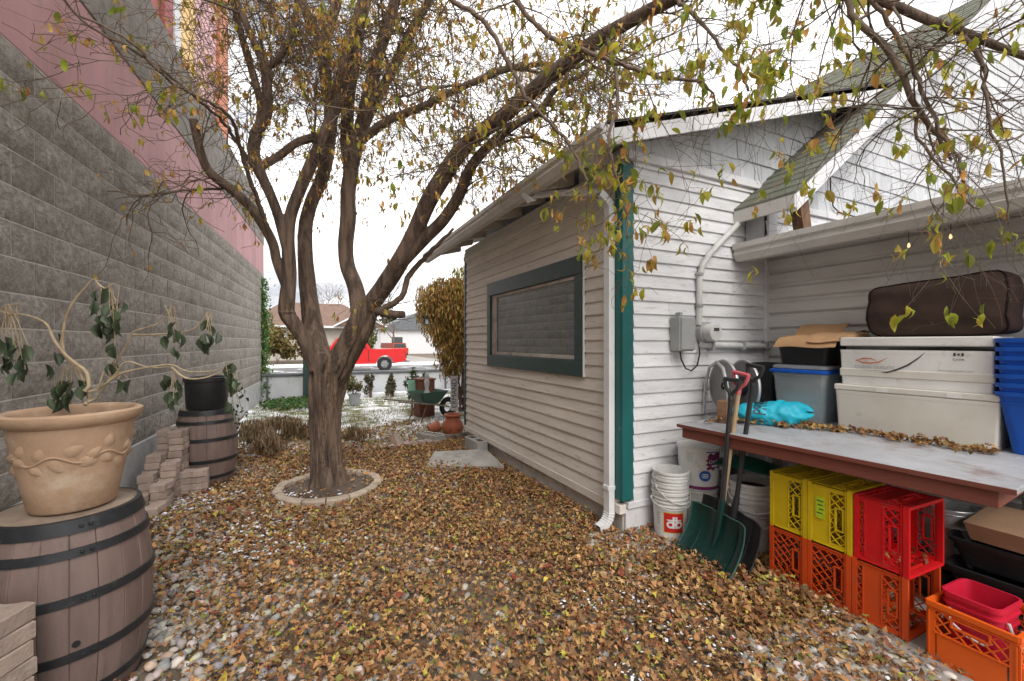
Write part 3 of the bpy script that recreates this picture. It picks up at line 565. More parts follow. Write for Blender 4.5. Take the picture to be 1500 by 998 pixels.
LIMBS = {
 'trunk': [(0.21, 4.559, -0.2, 0.2121), (0.21, 4.559, -0.087, 0.1777), (0.204, 4.562, 0.02, 0.1491), (0.192, 4.568, 0.233, 0.1347), (0.18, 4.574, 0.5, 0.1319), (0.18, 4.574, 0.767, 0.1376), (0.198, 4.565, 1.0, 0.1605), (0.222, 4.554, 1.18, 0.1663), (0.246, 4.542, 1.313, 0.1433)],
 'D': [(0.186, 4.571, 1.113, 0.1261), (0.122, 4.658, 1.299, 0.1102), (0.08, 4.733, 1.502, 0.0969), (0.05, 4.803, 1.745, 0.0831), (0.019, 4.873, 2.049, 0.0781), (-0.0, 4.882, 2.342, 0.0691), (0.006, 4.99, 2.649, 0.0645), (0.066, 5.073, 2.931, 0.0628), (0.153, 5.086, 3.169, 0.0635), (0.222, 5.109, 3.487, 0.0642), (0.249, 5.096, 3.934, 0.061), (0.195, 5.122, 4.344, 0.061), (0.155, 5.141, 4.703, 0.0577), (0.032, 4.978, 4.791, 0.043), (-0.045, 5.015, 5.077, 0.0369), (-0.142, 5.062, 5.577, 0.0321)],
 'D2': [(0.151, 5.032, 4.574, 0.0502), (0.259, 5.035, 4.904, 0.0476), (0.329, 5.057, 5.202, 0.0417), (0.424, 5.012, 5.837, 0.0336)],
 'A': [(0.112, 4.518, 1.171, 0.0844), (-0.006, 4.497, 1.452, 0.0663), (-0.097, 4.485, 1.598, 0.0655), (-0.153, 4.479, 1.697, 0.0677), (-0.147, 4.454, 1.84, 0.0674), (-0.13, 4.446, 2.06, 0.0593), (-0.14, 4.417, 2.366, 0.0535), (-0.117, 4.384, 2.578, 0.0506), (-0.045, 4.349, 2.794, 0.0506), (0.056, 4.301, 3.054, 0.0532), (0.151, 4.255, 3.29, 0.0532), (0.24, 4.212, 3.537, 0.0506), (0.312, 4.177, 3.847, 0.0559), (0.379, 4.145, 4.156, 0.0532), (0.463, 4.105, 4.466, 0.0479), (0.547, 4.065, 4.899, 0.0373)],
 'B': [(-0.157, 4.425, 2.291, 0.0401), (-0.216, 4.398, 2.55, 0.0423), (-0.28, 4.396, 2.737, 0.0419), (-0.353, 4.387, 2.91, 0.0441), (-0.406, 4.39, 3.082, 0.049), (-0.381, 4.344, 3.241, 0.0486), (-0.306, 4.308, 3.408, 0.0461), (-0.296, 4.248, 3.593, 0.0404), (-0.312, 4.256, 3.793, 0.0404), (-0.376, 4.231, 3.934, 0.0299), (-0.458, 4.215, 4.117, 0.027), (-0.53, 4.25, 4.317, 0.0286), (-0.611, 4.178, 4.542, 0.0194)],
 'B1': [(-0.312, 4.256, 3.781, 0.0294), (-0.196, 4.2, 3.875, 0.0264), (-0.089, 4.093, 4.097, 0.0232), (-0.067, 4.027, 4.26, 0.02), (-0.057, 4.022, 4.574, 0.0143)],
 'B2': [(-0.381, 4.344, 3.218, 0.0307), (-0.353, 4.387, 3.483, 0.0285), (-0.397, 4.408, 3.724, 0.0302), (-0.462, 4.439, 3.965, 0.0302), (-0.538, 4.475, 4.267, 0.0271), (-0.609, 4.509, 4.629, 0.0211)],
 'B3': [(-0.364, 4.392, 2.964, 0.0337), (-0.204, 4.37, 3.094, 0.0342), (-0.094, 4.351, 3.206, 0.0344), (0.017, 4.32, 3.265, 0.0373), (0.151, 4.255, 3.302, 0.0373)],
 'C': [(-0.153, 4.456, 1.903, 0.035), (-0.23, 4.46, 2.148, 0.0401), (-0.272, 4.436, 2.338, 0.0424), (-0.408, 4.413, 2.578, 0.0415), (-0.556, 4.373, 2.724, 0.0404), (-0.716, 4.339, 2.843, 0.0369), (-0.777, 4.313, 2.998, 0.0315), (-0.821, 4.279, 3.237, 0.0311)],
 'E': [(0.234, 4.548, 1.087, 0.1376), (0.362, 4.431, 1.334, 0.1218), (0.452, 4.332, 1.531, 0.1147), (0.522, 4.299, 1.726, 0.1063)],
 'E1': [(0.489, 4.336, 1.603, 0.0956), (0.445, 4.391, 1.927, 0.0736), (0.372, 4.481, 2.167, 0.0717), (0.354, 4.49, 2.367, 0.0717), (0.378, 4.478, 2.633, 0.0717), (0.378, 4.478, 2.9, 0.0688), (0.403, 4.467, 3.113, 0.0717), (0.371, 4.538, 3.424, 0.0638), (0.394, 4.582, 3.891, 0.0587), (0.461, 4.55, 4.3, 0.0528), (0.492, 4.535, 4.573, 0.0499), (0.56, 4.502, 4.88, 0.044), (0.634, 4.467, 5.392, 0.0341)],
 'E1b': [(0.403, 4.467, 3.1, 0.0631), (0.469, 4.379, 3.409, 0.0623), (0.545, 4.287, 3.776, 0.0588), (0.62, 4.196, 4.133, 0.0553), (0.704, 4.1, 4.404, 0.0519), (0.761, 4.073, 4.639, 0.0464), (0.854, 3.917, 5.085, 0.0319)],
 'E1c': [(0.481, 4.374, 3.409, 0.0453), (0.589, 4.377, 3.7, 0.0459), (0.675, 4.391, 3.896, 0.0464), (0.83, 4.372, 4.246, 0.047), (0.989, 4.351, 4.61, 0.0445), (1.164, 4.322, 4.961, 0.039), (1.404, 4.207, 5.485, 0.0314)],
 'E1d': [(0.457, 4.385, 3.343, 0.0425), (0.721, 4.203, 3.542, 0.0392), (0.944, 3.985, 3.591, 0.0355), (1.132, 3.783, 3.655, 0.0319), (1.348, 3.568, 3.724, 0.0285), (1.551, 3.36, 3.769, 0.0294), (1.766, 3.145, 3.746, 0.02), (2.018, 2.913, 3.653, 0.0111)],
 'E2': [(0.487, 4.315, 1.654, 0.0868), (0.585, 4.213, 1.819, 0.0829), (0.681, 4.111, 1.972, 0.0819), (0.787, 3.949, 2.175, 0.0772), (0.876, 3.851, 2.379, 0.0736), (0.971, 3.694, 2.652, 0.0717), (1.07, 3.535, 2.851, 0.0698), (1.183, 3.37, 3.032, 0.0654), (1.298, 3.204, 3.129, 0.0612), (1.404, 3.042, 3.196, 0.0572), (1.561, 2.8, 3.33, 0.0546), (1.708, 2.507, 3.425, 0.0512), (1.806, 2.294, 3.465, 0.0467), (1.904, 2.08, 3.477, 0.0405), (2.017, 1.859, 3.492, 0.0383), (2.173, 1.618, 3.561, 0.0295), (2.307, 1.332, 3.522, 0.0255), (2.269, 1.128, 3.125, 0.0218), (2.34, 1.038, 2.98, 0.02), (2.381, 0.963, 2.892, 0.0182), (2.427, 0.886, 2.803, 0.0177), (2.485, 0.802, 2.717, 0.016), (2.561, 0.743, 2.655, 0.0146), (2.636, 0.674, 2.587, 0.0143), (2.731, 0.573, 2.491, 0.0135)],
 'E3': [(0.746, 3.991, 2.08, 0.0482), (0.964, 3.809, 2.349, 0.0526), (1.103, 3.686, 2.506, 0.0519), (1.191, 3.533, 2.683, 0.048), (1.251, 3.393, 2.889, 0.0442), (1.361, 3.285, 3.037, 0.0388), (1.527, 3.149, 3.181, 0.0311), (1.693, 3.014, 3.276, 0.0274), (1.79, 2.912, 3.428, 0.0216), (1.95, 2.724, 3.484, 0.0131)],
 'E4': [(0.631, 4.19, 1.722, 0.0321), (0.807, 4.051, 1.839, 0.0286), (0.858, 4.026, 2.017, 0.0286), (0.967, 3.974, 2.169, 0.0254), (1.077, 3.81, 2.299, 0.0186), (1.185, 3.647, 2.427, 0.0121)],
 'F': [(0.545, 4.287, 1.745, 0.042), (0.704, 4.1, 1.687, 0.0382), (0.819, 3.989, 1.677, 0.0324)],
 'G1': [(0.854, 3.917, 4.899, 0.0279), (0.883, 3.126, 4.122, 0.0203), (0.892, 2.789, 3.731, 0.0161), (1.053, 2.6, 3.504, 0.0156), (1.176, 2.486, 3.205, 0.0131), (1.224, 2.407, 3.006, 0.0129), (1.27, 2.33, 2.875, 0.0105), (1.358, 2.232, 2.724, 0.0103), (1.419, 2.147, 2.578, 0.0081), (1.463, 2.071, 2.4, 0.0079), (1.5, 1.997, 2.244, 0.0058)],
 'G2': [(1.34, 4.016, 5.3, 0.03), (1.195, 2.643, 3.869, 0.0184), (1.212, 2.469, 3.611, 0.0175), (1.271, 2.385, 3.456, 0.015), (1.335, 2.243, 3.269, 0.0144), (1.423, 2.09, 3.126, 0.0139), (1.521, 1.932, 3.001, 0.0114), (1.622, 1.772, 2.873, 0.011), (1.693, 1.627, 2.764, 0.0087), (1.762, 1.538, 2.73, 0.0068), (1.793, 1.468, 2.63, 0.005), (1.817, 1.456, 2.51, 0.0042)],
 'G3': [(1.986, 1.908, 3.496, 0.0123), (1.942, 1.785, 3.341, 0.0117), (1.953, 1.668, 3.162, 0.0093), (2.017, 1.582, 2.972, 0.0091), (2.041, 1.515, 2.852, 0.0071), (2.046, 1.457, 2.702, 0.0052)],
 'G4': [(1.806, 2.294, 3.442, 0.0158), (1.685, 2.075, 3.1, 0.0124), (1.605, 1.947, 2.789, 0.0097), (1.499, 1.887, 2.547, 0.0075), (1.484, 1.839, 2.358, 0.0064), (1.526, 1.796, 2.151, 0.0054), (1.543, 1.788, 1.97, 0.0036)],
 'H2': [(2.262, 1.242, 3.36, 0.015), (2.248, 1.16, 3.142, 0.0144), (2.272, 1.127, 3.014, 0.0143), (2.277, 1.091, 2.893, 0.0141), (2.357, 1.03, 2.773, 0.0139), (2.387, 0.983, 2.648, 0.0137), (2.4, 0.954, 2.545, 0.0121), (2.446, 0.932, 2.451, 0.0121), (2.492, 0.91, 2.37, 0.0106), (2.566, 0.874, 2.225, 0.006)],
 'H3': [(2.312, 1.108, 3.077, 0.0111), (2.31, 1.053, 2.974, 0.0093), (2.351, 1.0, 2.855, 0.0091), (2.381, 0.963, 2.729, 0.009), (2.402, 0.931, 2.602, 0.009), (2.408, 0.895, 2.474, 0.0073), (2.437, 0.859, 2.323, 0.0073), (2.456, 0.816, 2.191, 0.0057), (2.485, 0.802, 2.066, 0.0043)],
 'H4': [(2.446, 0.932, 2.451, 0.0075), (2.402, 0.931, 2.348, 0.006), (2.419, 0.89, 2.233, 0.0059), (2.458, 0.838, 2.122, 0.0043), (2.485, 0.802, 2.026, 0.0043), (2.536, 0.778, 1.977, 0.0029)],
 'H5': [(2.485, 0.802, 2.717, 0.01), (2.486, 0.746, 2.537, 0.0069), (2.463, 0.724, 2.299, 0.0055), (2.488, 0.69, 2.1, 0.004), (2.507, 0.681, 1.884, 0.0027)],
 'C2': [(-0.272, 4.436, 2.338, 0.0216), (-0.447, 3.988, 2.888, 0.0162), (-0.497, 3.679, 3.054, 0.0123), (-0.761, 3.362, 3.057, 0.0086), (-0.919, 3.216, 3.174, 0.0079), (-1.157, 3.22, 3.256, 0.0057)],
 'C3': [(-0.364, 4.392, 2.88, 0.0181), (-0.545, 4.035, 3.104, 0.0135), (-0.652, 3.643, 3.096, 0.0095), (-0.844, 3.291, 3.12, 0.0083), (-1.123, 3.203, 3.218, 0.0057), (-1.175, 3.117, 3.289, 0.0055)],
}
STEMS = [[(-0.83, 2.452, 1.155), (-0.846, 2.46, 1.211), (-0.877, 2.475, 1.296), (-0.928, 2.499, 1.359), (-0.941, 2.505, 1.416), (-0.935, 2.502, 1.486), (-0.922, 2.496, 1.543), (-0.89, 2.481, 1.607), (-0.852, 2.463, 1.656), (-0.833, 2.453, 1.681), (-0.814, 2.444, 1.69), (-0.798, 2.437, 1.663), (-0.788, 2.432, 1.642)], [(-0.822, 2.415, 1.214), (-0.832, 2.42, 1.291), (-0.869, 2.438, 1.326), (-0.913, 2.459, 1.367), (-0.957, 2.48, 1.43), (-0.982, 2.492, 1.492), (-1.013, 2.507, 1.517), (-1.07, 2.534, 1.537), (-1.139, 2.567, 1.541)], [(-1.077, 2.493, 1.535), (-1.129, 2.518, 1.545), (-1.129, 2.518, 1.562), (-1.101, 2.505, 1.576), (-1.062, 2.486, 1.582)], [(-0.818, 2.457, 1.167), (-0.773, 2.436, 1.245), (-0.729, 2.414, 1.295), (-0.716, 2.408, 1.324), (-0.684, 2.393, 1.338), (-0.613, 2.359, 1.313), (-0.549, 2.328, 1.313), (-0.524, 2.316, 1.316)], [(-0.803, 2.428, 1.212), (-0.74, 2.398, 1.268), (-0.695, 2.376, 1.293), (-0.619, 2.34, 1.311), (-0.518, 2.291, 1.325), (-0.449, 2.257, 1.296), (-0.335, 2.203, 1.303), (-0.29, 2.181, 1.339)], [(-0.79, 2.488, 1.234), (-0.757, 2.473, 1.321), (-0.731, 2.46, 1.372), (-0.699, 2.444, 1.437), (-0.685, 2.438, 1.467), (-0.627, 2.41, 1.488), (-0.587, 2.391, 1.503), (-0.555, 2.375, 1.539), (-0.529, 2.363, 1.586)], [(-0.699, 2.467, 1.452), (-0.567, 2.403, 1.458), (-0.508, 2.375, 1.463), (-0.448, 2.346, 1.482), (-0.409, 2.327, 1.526), (-0.389, 2.318, 1.559)], [(-0.509, 2.265, 1.315), (-0.456, 2.239, 1.27), (-0.387, 2.206, 1.27), (-0.331, 2.179, 1.291), (-0.287, 2.158, 1.305)], [(-0.794, 2.402, 1.214), (-0.772, 2.391, 1.284), (-0.769, 2.39, 1.305)], [(-0.789, 2.41, 1.664), (-0.767, 2.4, 1.65), (-0.736, 2.385, 1.671)]]
CLUSTERS = [((-1.101, 2.505, 1.579), [(-1.126, 2.517, 1.389), (-1.101, 2.505, 1.368), (-1.071, 2.49, 1.355), (-1.052, 2.481, 1.321), (-1.12, 2.514, 1.314), (-1.089, 2.499, 1.3), (-1.065, 2.487, 1.287), (-1.135, 2.521, 1.341), (-1.046, 2.478, 1.368), (-1.108, 2.508, 1.402)]), ((-0.767, 2.4, 1.643), [(-0.792, 2.412, 1.618), (-0.767, 2.4, 1.611), (-0.792, 2.412, 1.556), (-0.755, 2.394, 1.556), (-0.78, 2.406, 1.507), (-0.742, 2.388, 1.528), (-0.717, 2.375, 1.542), (-0.767, 2.4, 1.472), (-0.736, 2.385, 1.486), (-0.717, 2.375, 1.486), (-0.755, 2.394, 1.451), (-0.786, 2.409, 1.465)]), ((-0.529, 2.363, 1.583), [(-0.535, 2.366, 1.481), (-0.558, 2.377, 1.416), (-0.515, 2.356, 1.437), (-0.529, 2.363, 1.372), (-0.538, 2.367, 1.452)]), ((-0.39, 2.318, 1.555), [(-0.394, 2.32, 1.489), (-0.382, 2.314, 1.445), (-0.405, 2.325, 1.386), (-0.372, 2.31, 1.438), (-0.394, 2.32, 1.416)]), ((-0.518, 2.291, 1.311), [(-0.512, 2.288, 1.247), (-0.534, 2.299, 1.177), (-0.506, 2.285, 1.198), (-0.49, 2.277, 1.233), (-0.518, 2.291, 1.149), (-0.496, 2.28, 1.177)]), ((-0.894, 2.45, 1.326), [(-0.951, 2.477, 1.187), (-0.92, 2.462, 1.201), (-0.894, 2.45, 1.214), (-0.876, 2.441, 1.235), (-0.901, 2.453, 1.18), (-0.863, 2.435, 1.214), (-0.963, 2.483, 1.166), (-0.932, 2.468, 1.214)]), ((-0.284, 2.156, 1.326), [(-0.287, 2.158, 1.298), (-0.265, 2.147, 1.27), (-0.29, 2.159, 1.228), (-0.29, 2.159, 1.145), (-0.262, 2.146, 1.256)]), ((-0.974, 2.466, 1.327), [(-0.978, 2.468, 1.306), (-0.966, 2.462, 1.282)]), ((-0.729, 2.414, 1.295), [(-0.719, 2.41, 1.231), (-0.709, 2.405, 1.21), (-0.741, 2.421, 1.295), (-0.748, 2.424, 1.302)]), ((-0.93, 2.489, 1.486), [(-0.955, 2.501, 1.437), (-0.939, 2.493, 1.353)]), ((-0.729, 2.381, 1.667), [(-0.736, 2.385, 1.507), (-0.729, 2.381, 1.353), (-0.726, 2.38, 1.367)])]
# ------------------------------------------------------------------ the yard tree
def spline(P, step):
    P = np.array(P, float); n = len(P); Q = []
    for i in range(n - 1):
        p0 = P[max(i - 1, 0)]; p1 = P[i]; p2 = P[i + 1]; p3 = P[min(i + 2, n - 1)]; m = max(2, int(np.linalg.norm(p2[:3] - p1[:3]) / step))
        for j in range(m):
            t = j / m; Q.append(.5 * ((2 * p1) + (-p0 + p2) * t + (2 * p0 - 5 * p1 + 4 * p2 - p3) * t * t + (-p0 + 3 * p1 - 3 * p2 + p3) * t ** 3))
    Q.append(P[-1]); return np.array(Q)
def limb_tube(Q, n, ridge, seed, V, T):
    pts = Q[:, :3]; r = np.maximum(Q[:, 3], .002); k = len(Q); t = np.gradient(pts, axis=0); t /= np.linalg.norm(t, axis=1)[:, None] + 1e-9
    u = np.cross(t[0], [0, 0, 1.] if abs(t[0][2]) < .9 else [1., 0, 0]); u /= np.linalg.norm(u); a = np.linspace(0, 2 * np.pi, n, endpoint=False); s = 0; o = sum(len(x) for x in V)
    vs = []
    for i in range(k):
        u = u - t[i] * np.dot(u, t[i]); u /= np.linalg.norm(u); w = np.cross(t[i], u)
        if i: s += np.linalg.norm(pts[i] - pts[i - 1])
        rr = np.full(n, r[i])
        if ridge:
            for j in range(n):
                q = a[j] + s * .55; f = r[i] / .17
                nv = mnoise.noise((math.cos(q) * 5.2 + seed, math.sin(q) * 5.2, s * 1.5)); n2 = mnoise.noise((math.cos(q) * 11 + seed, math.sin(q) * 11, s * 3.5 + 9)); n3 = mnoise.noise((math.cos(q) * 1.3, math.sin(q) * 1.3 + seed, s * 2.2))
                rr[j] += ridge * (min(abs(nv) * 4.5, .75) - .55 + n2 * .25) * min(f, 1.2) + r[i] * .08 * n3
        vs.append(pts[i] + (np.cos(a)[:, None] * u + np.sin(a)[:, None] * w) * rr[:, None])
    vs = np.concatenate(vs); V.append(vs); i0 = np.arange(k - 1)[:, None] * n; j0 = np.arange(n)[None]
    q = np.stack([i0 + j0, i0 + (j0 + 1) % n, i0 + n + (j0 + 1) % n, i0 + n + j0], -1).reshape(-1, 4) + o
    T.append(np.concatenate([q[:, [0, 1, 2]], q[:, [0, 2, 3]]]))
    c0 = o + len(vs)
    V.append(np.array([pts[0], pts[-1]])); e = o + (k - 1) * n; jj = np.arange(n)
    T.append(np.stack([np.full(n, c0), o + (jj + 1) % n, o + jj], -1)); T.append(np.stack([np.full(n, c0 + 1), e + jj, e + (jj + 1) % n], -1))
TREE = thing('yard_tree', 'big leaning multi-stemmed tree with ridged bark and yellow hanging leaves', 'tree', (.21, 4.56, 0))
tl0 = np.array([.21, 4.56, 0])
THICK = ['trunk', 'D', 'D2', 'A', 'B', 'B1', 'B2', 'B3', 'C', 'E', 'E1', 'E1b', 'E1c', 'E2', 'E3', 'F']
V, T = [], []; SPL = {}
for i, (k, P) in enumerate(LIMBS.items()):
    SPL[k] = spline(P, .05)
for i, k in enumerate(THICK):
    Q = spline(LIMBS[k], .02 if k in ('trunk', 'D', 'E') else .03); Q[:, :3] -= tl0
    rid = .066 if k in ('trunk',) else .046 if k in ('D', 'E') else .010
    limb_tube(Q, 180 if k == 'trunk' else 120 if k in ('D', 'E', 'E2') else 36, rid, i * 7.1, V, T)
# root flare and branch collars
for a in range(6):
    an = a * 1.05 + .3; c = np.array(LIMBS['trunk'][1][:3]) - tl0; d = np.array([math.cos(an), math.sin(an), 0])
    limb_tube(spline([(*(c + d * .08 + [0, 0, .30]), .06), (*(c + d * .15 + [0, 0, .08]), .06), (*(c + d * .24 + [0, 0, -.06]), .04)], .03), 16, .004, a, V, T)
def collar(k, i, m):
    p = np.array(LIMBS[k][i]); limb_tube(spline([(*(p[:3] - tl0 + [0, 0, -.05]), p[3] * .6), (*(p[:3] - tl0), p[3] * m), (*(p[:3] - tl0 + [0, 0, .05]), p[3] * .6)], .02), 20, .004, i, V, T)
collar('A', 3, 1.12); collar('B', 5, 1.15); collar('E1', 6, 1.1)
V = np.concatenate(V); T = np.concatenate(T)
raw = big_mesh('trunk_raw', V, T, 'bark')
md = raw.modifiers.new('r', 'REMESH'); md.mode = 'VOXEL'; md.voxel_size = .0058; md.use_smooth_shade = True
sm = raw.modifiers.new('s', 'SMOOTH'); sm.factor = .35; sm.iterations = 1
me = bpy.data.meshes.new_from_object(raw.evaluated_get(bpy.context.evaluated_depsgraph_get())); bpy.data.objects.remove(raw)
me.name = 'trunk'; me.polygons.foreach_set('use_smooth', [True] * len(me.polygons)); me.materials.clear(); TRK = obj('trunk', me, 'bark', TREE)
print('trunk polys', len(me.polygons))
for k in LIMBS:
    if k in THICK: continue
    V, T = [], []; Q = spline(LIMBS[k], .04); Q[:, :3] -= tl0; Q[:, :3] += rng.normal(0, .004, (len(Q), 3)); limb_tube(Q, 8, 0, 1, V, T); big_mesh('branch', np.concatenate(V), np.concatenate(T), 'twig', TREE, smooth=True)
# twigs and leaves
trng = np.random.default_rng(21)
TV, TT, tn = [], [], 0
LP, LD = [], []                                                    # leaf positions / hang direction
def blocked(p):
    x, y, z = p
    if x > 2.0 and y > 2.40 and z < 2.8 + .333 * (x - 1.7): return True
    if x > 1.62 and y > 2.1 and 2.6 < z < 2.8 + .333 * (x - 1.7): return True
    if x < WX + .065 * y + .06: return True
    if x > 3.1 and z < 2.3: return True
    if z < 1.45 or (x * x + y * y) < .9: return True
    if y > 2.4 and x > .9 and z < 2.62: return True
    return False
def twig(p, d, L_, r, lev, leafy):
    global tn
    n = max(3, int(L_ / .07)); pts = [p.copy()]; rr = [r]
    for i in range(n):
        d = d + trng.normal(0, .30 if lev > 1 else .16, 3) + np.array([0, 0, -.035 if lev > 1 else -.02]); d /= np.linalg.norm(d); q = pts[-1] + d * L_ / n
        if blocked(q): break
        pts.append(q); rr.append(r * (1 - .75 * (i + 1) / n))
        if lev < 3 and trng.random() < (.55 if lev == 1 else .42):
            s = d + trng.normal(0, .62, 3); s /= np.linalg.norm(s); twig(q, s, L_ * trng.uniform(.32, .6), r * .6 * (1 - .6 * i / n), lev + 1, leafy)
        if lev >= 2 and trng.random() < leafy * .33:
            for _ in range(int(trng.integers(1, 5))): LP.append(q + trng.normal(0, .016, 3))
    if len(pts) < 2: return
    if lev >= 2 and trng.random() < leafy * .75:
        for _ in range(int(trng.integers(1, 5))): LP.append(pts[-1] + trng.normal(0, .014, 3))
    P = np.array(pts); rad = np.maximum(np.array(rr), .0007 if P[0][1] < 1.6 else .0012 if P[0][1] < 3 else .002); k = len(P); t = np.gradient(P, axis=0); t /= np.linalg.norm(t, axis=1)[:, None] + 1e-9
    u = np.cross(t, [.3, .5, .81]); u /= np.linalg.norm(u, axis=1)[:, None] + 1e-9; w = np.cross(t, u)
    vs = np.concatenate([P + u * rad[:, None], P + (-.5 * u + .866 * w) * rad[:, None], P + (-.5 * u - .866 * w) * rad[:, None]]).reshape(3, k, 3).transpose(1, 0, 2).reshape(-1, 3)
    i0 = np.arange(k - 1)[:, None] * 3; j0 = np.arange(3)[None]; q4 = np.stack([i0 + j0, i0 + (j0 + 1) % 3, i0 + 3 + (j0 + 1) % 3, i0 + 3 + j0], -1).reshape(-1, 4) + tn
    TV.append(vs); TT.append(q4); tn += len(vs)
SPEC = {'D': (.45, 30, 1.0, .22), 'D2': (0, 16, 1.0, .3), 'A': (.5, 30, .9, .22), 'B': (.3, 34, .9, .22), 'B1': (0, 16, .7, .3), 'B2': (.2, 20, .8, .3), 'C': (.4, 16, .6, .10), 'E1': (.4, 30, 1.0, .28),
        'E1b': (.3, 30, 1.0, .3), 'E1c': (.2, 32, 1.0, .34), 'E1d': (.1, 46, .9, .34), 'E2': (.30, 84, .8, .20), 'E3': (.3, 34, .8, .3), 'E4': (.1, 14, .5, .3), 'G1': (.1, 30, .5, .22), 'G2': (.1, 60, .55, .085),
        'G3': (.1, 26, .45, .07), 'G4': (.1, 34, .35, .26), 'H2': (.1, 24, .5, .05), 'H3': (.1, 24, .5, .05), 'H4': (.1, 18, .4, .06), 'H5': (.1, 20, .4, .07), 'C2': (.1, 22, .5, .10), 'C3': (.1, 22, .5, .10), 'F': (.4, 4, .4, .2)}
for k, (t0, cnt, ln, leafy) in SPEC.items():
    Q = SPL[k]; m = len(Q)
    for _ in range(int(cnt)):
        i = int(trng.uniform(t0, .999) * (m - 1)); p = Q[i, :3]; t = Q[min(i + 1, m - 1), :3] - Q[max(i - 1, 0), :3]; t /= np.linalg.norm(t) + 1e-9
        d = t * .5 + trng.normal(0, .75, 3) + np.array([0, 0, .12]); d /= np.linalg.norm(d)
        if trng.random() < .22: continue
        twig(p.copy(), d, ln * trng.uniform(.6, 1.4), min(.007, Q[i, 3] * .5) * trng.uniform(.6, 1), 1, leafy)
for k, cnt in (('D', 2), ('A', 2), ('B', 2), ('E1', 3), ('E1b', 2), ('E1c', 3), ('E1d', 2), ('E2', 4), ('E3', 2), ('C', 1)):      # curving secondary branches
    Q = SPL[k]; m = len(Q)
    for _ in range(cnt):
        i = int(trng.uniform(.45, .95) * (m - 1)); d = trng.normal(0, 1, 3) * (1, .8, .45) + (0, 0, .15); twig(Q[i, :3].copy(), d / np.linalg.norm(d), trng.uniform(1.0, 1.9), min(.014, Q[i, 3] * .5), 1, .2)
for c, s, k in (((1.60, 2.0, 2.62), .34, 9), ((1.66, 1.88, 2.35), .34, 7), ((1.70, 1.80, 2.10), .26, 4), ((1.78, 1.40, 3.0), .36, 6), ((1.86, 1.34, 2.85), .36, 7), ((1.94, 1.42, 2.72), .28, 4), ((1.5, 1.7, 2.95), .3, 5)):     # hanging leafy shoots
    for _ in range(k):
        d = trng.normal(0, .35, 3) + (0, 0, -1); twig(np.array(c) + trng.normal(0, .07, 3), d / np.linalg.norm(d), s * trng.uniform(.7, 1.2), .0022, 2, .85)
tag(big_mesh('twigs', np.concatenate(TV) - tl0, np.concatenate(TT), 'twig', TREE), kind='stuff')
LP = np.array(LP); print('twig verts', tn, 'leaves', len(LP))
K = len(LP); fwd = LP[:, 0] * math.sin(math.atan2(303, 630)) + LP[:, 1] * math.cos(math.atan2(303, 630))
yaw = trng.uniform(0, 6.283, K); tilt = trng.normal(math.pi / 2 + math.pi, .42, K); roll = trng.normal(0, .5, K)
RM = rotmats(yaw, tilt, roll); sz = trng.uniform(.040, .066, K)
near = np.clip((3.6 - fwd) / 1.4, 0, 1)[:, None]
cg = palette([(.34, .36, .04), (.44, .40, .05), (.50, .37, .06), (.22, .27, .04), (.50, .26, .07)], [3, 3, 2, 2, 1], K, .15); cf = palette([(.55, .31, .09), (.62, .40, .12), (.54, .40, .08), (.36, .33, .06), (.46, .23, .09)], [3, 3, 2, 2, 2], K, .15)
pick = trng.random((K, 1)) < (near * .75 + .12); LC = np.where(pick, cg, cf); sz = sz * (1 + .25 * near[:, 0]) * np.clip(fwd / 2.2, .72, 1)
order = np.argsort(-(sz / np.maximum(fwd, .5)) - .0 * fwd); big = order[:240]; sml = order[240:]
# variants
parts = []
for s_ in range(4):
    q = sml[s_::4]; bv2, bt2 = leaf_oval([.35, .6, .15, .9][s_], [.5, 1.1, -.5, .9][s_], [.20, .15, .24, .12][s_]); bv2 = bv2 + [0, .5, 0]
    parts.append(scatter(bv2, bt2, LP[q] - tl0, RM[q], np.repeat(sz[q][:, None], 3, 1), LC[q]))
V, T, C = join_scatter(parts); tag(big_mesh('foliage', V, T, 'tree_leaf', TREE, C), kind='stuff')
lm = []
for s_ in range(10):
    bv2, bt2 = leaf_oval(.2 + .07 * s_, .5 - .08 * s_, .17 + .010 * s_); bv2 = bv2 + [0, .5, 0]; me = bpy.data.meshes.new('leaf'); me.from_pydata(bv2.tolist(), [], bt2.tolist())
    at = me.color_attributes.new('Col', 'FLOAT_COLOR', 'POINT'); c = [(.27, .29, .035), (.38, .33, .04), (.42, .30, .05), (.17, .21, .03), (.30, .30, .03), (.46, .24, .06), (.22, .25, .03), (.44, .34, .06), (.20, .24, .04), (.36, .27, .05)][s_]
    at.data.foreach_set('color', np.tile([*c, 1], len(bv2)).astype(np.float32)); me.materials.append(MATS['tree_leaf']); lm.append(me)
for i in big:
    o = obj('leaf', lm[int(trng.integers(10))], None, TREE); o.matrix_basis = Matrix.LocRotScale(Vector(LP[i] - tl0), Matrix(RM[i].tolist()).to_quaternion(), Vector([float(sz[i])] * 3))
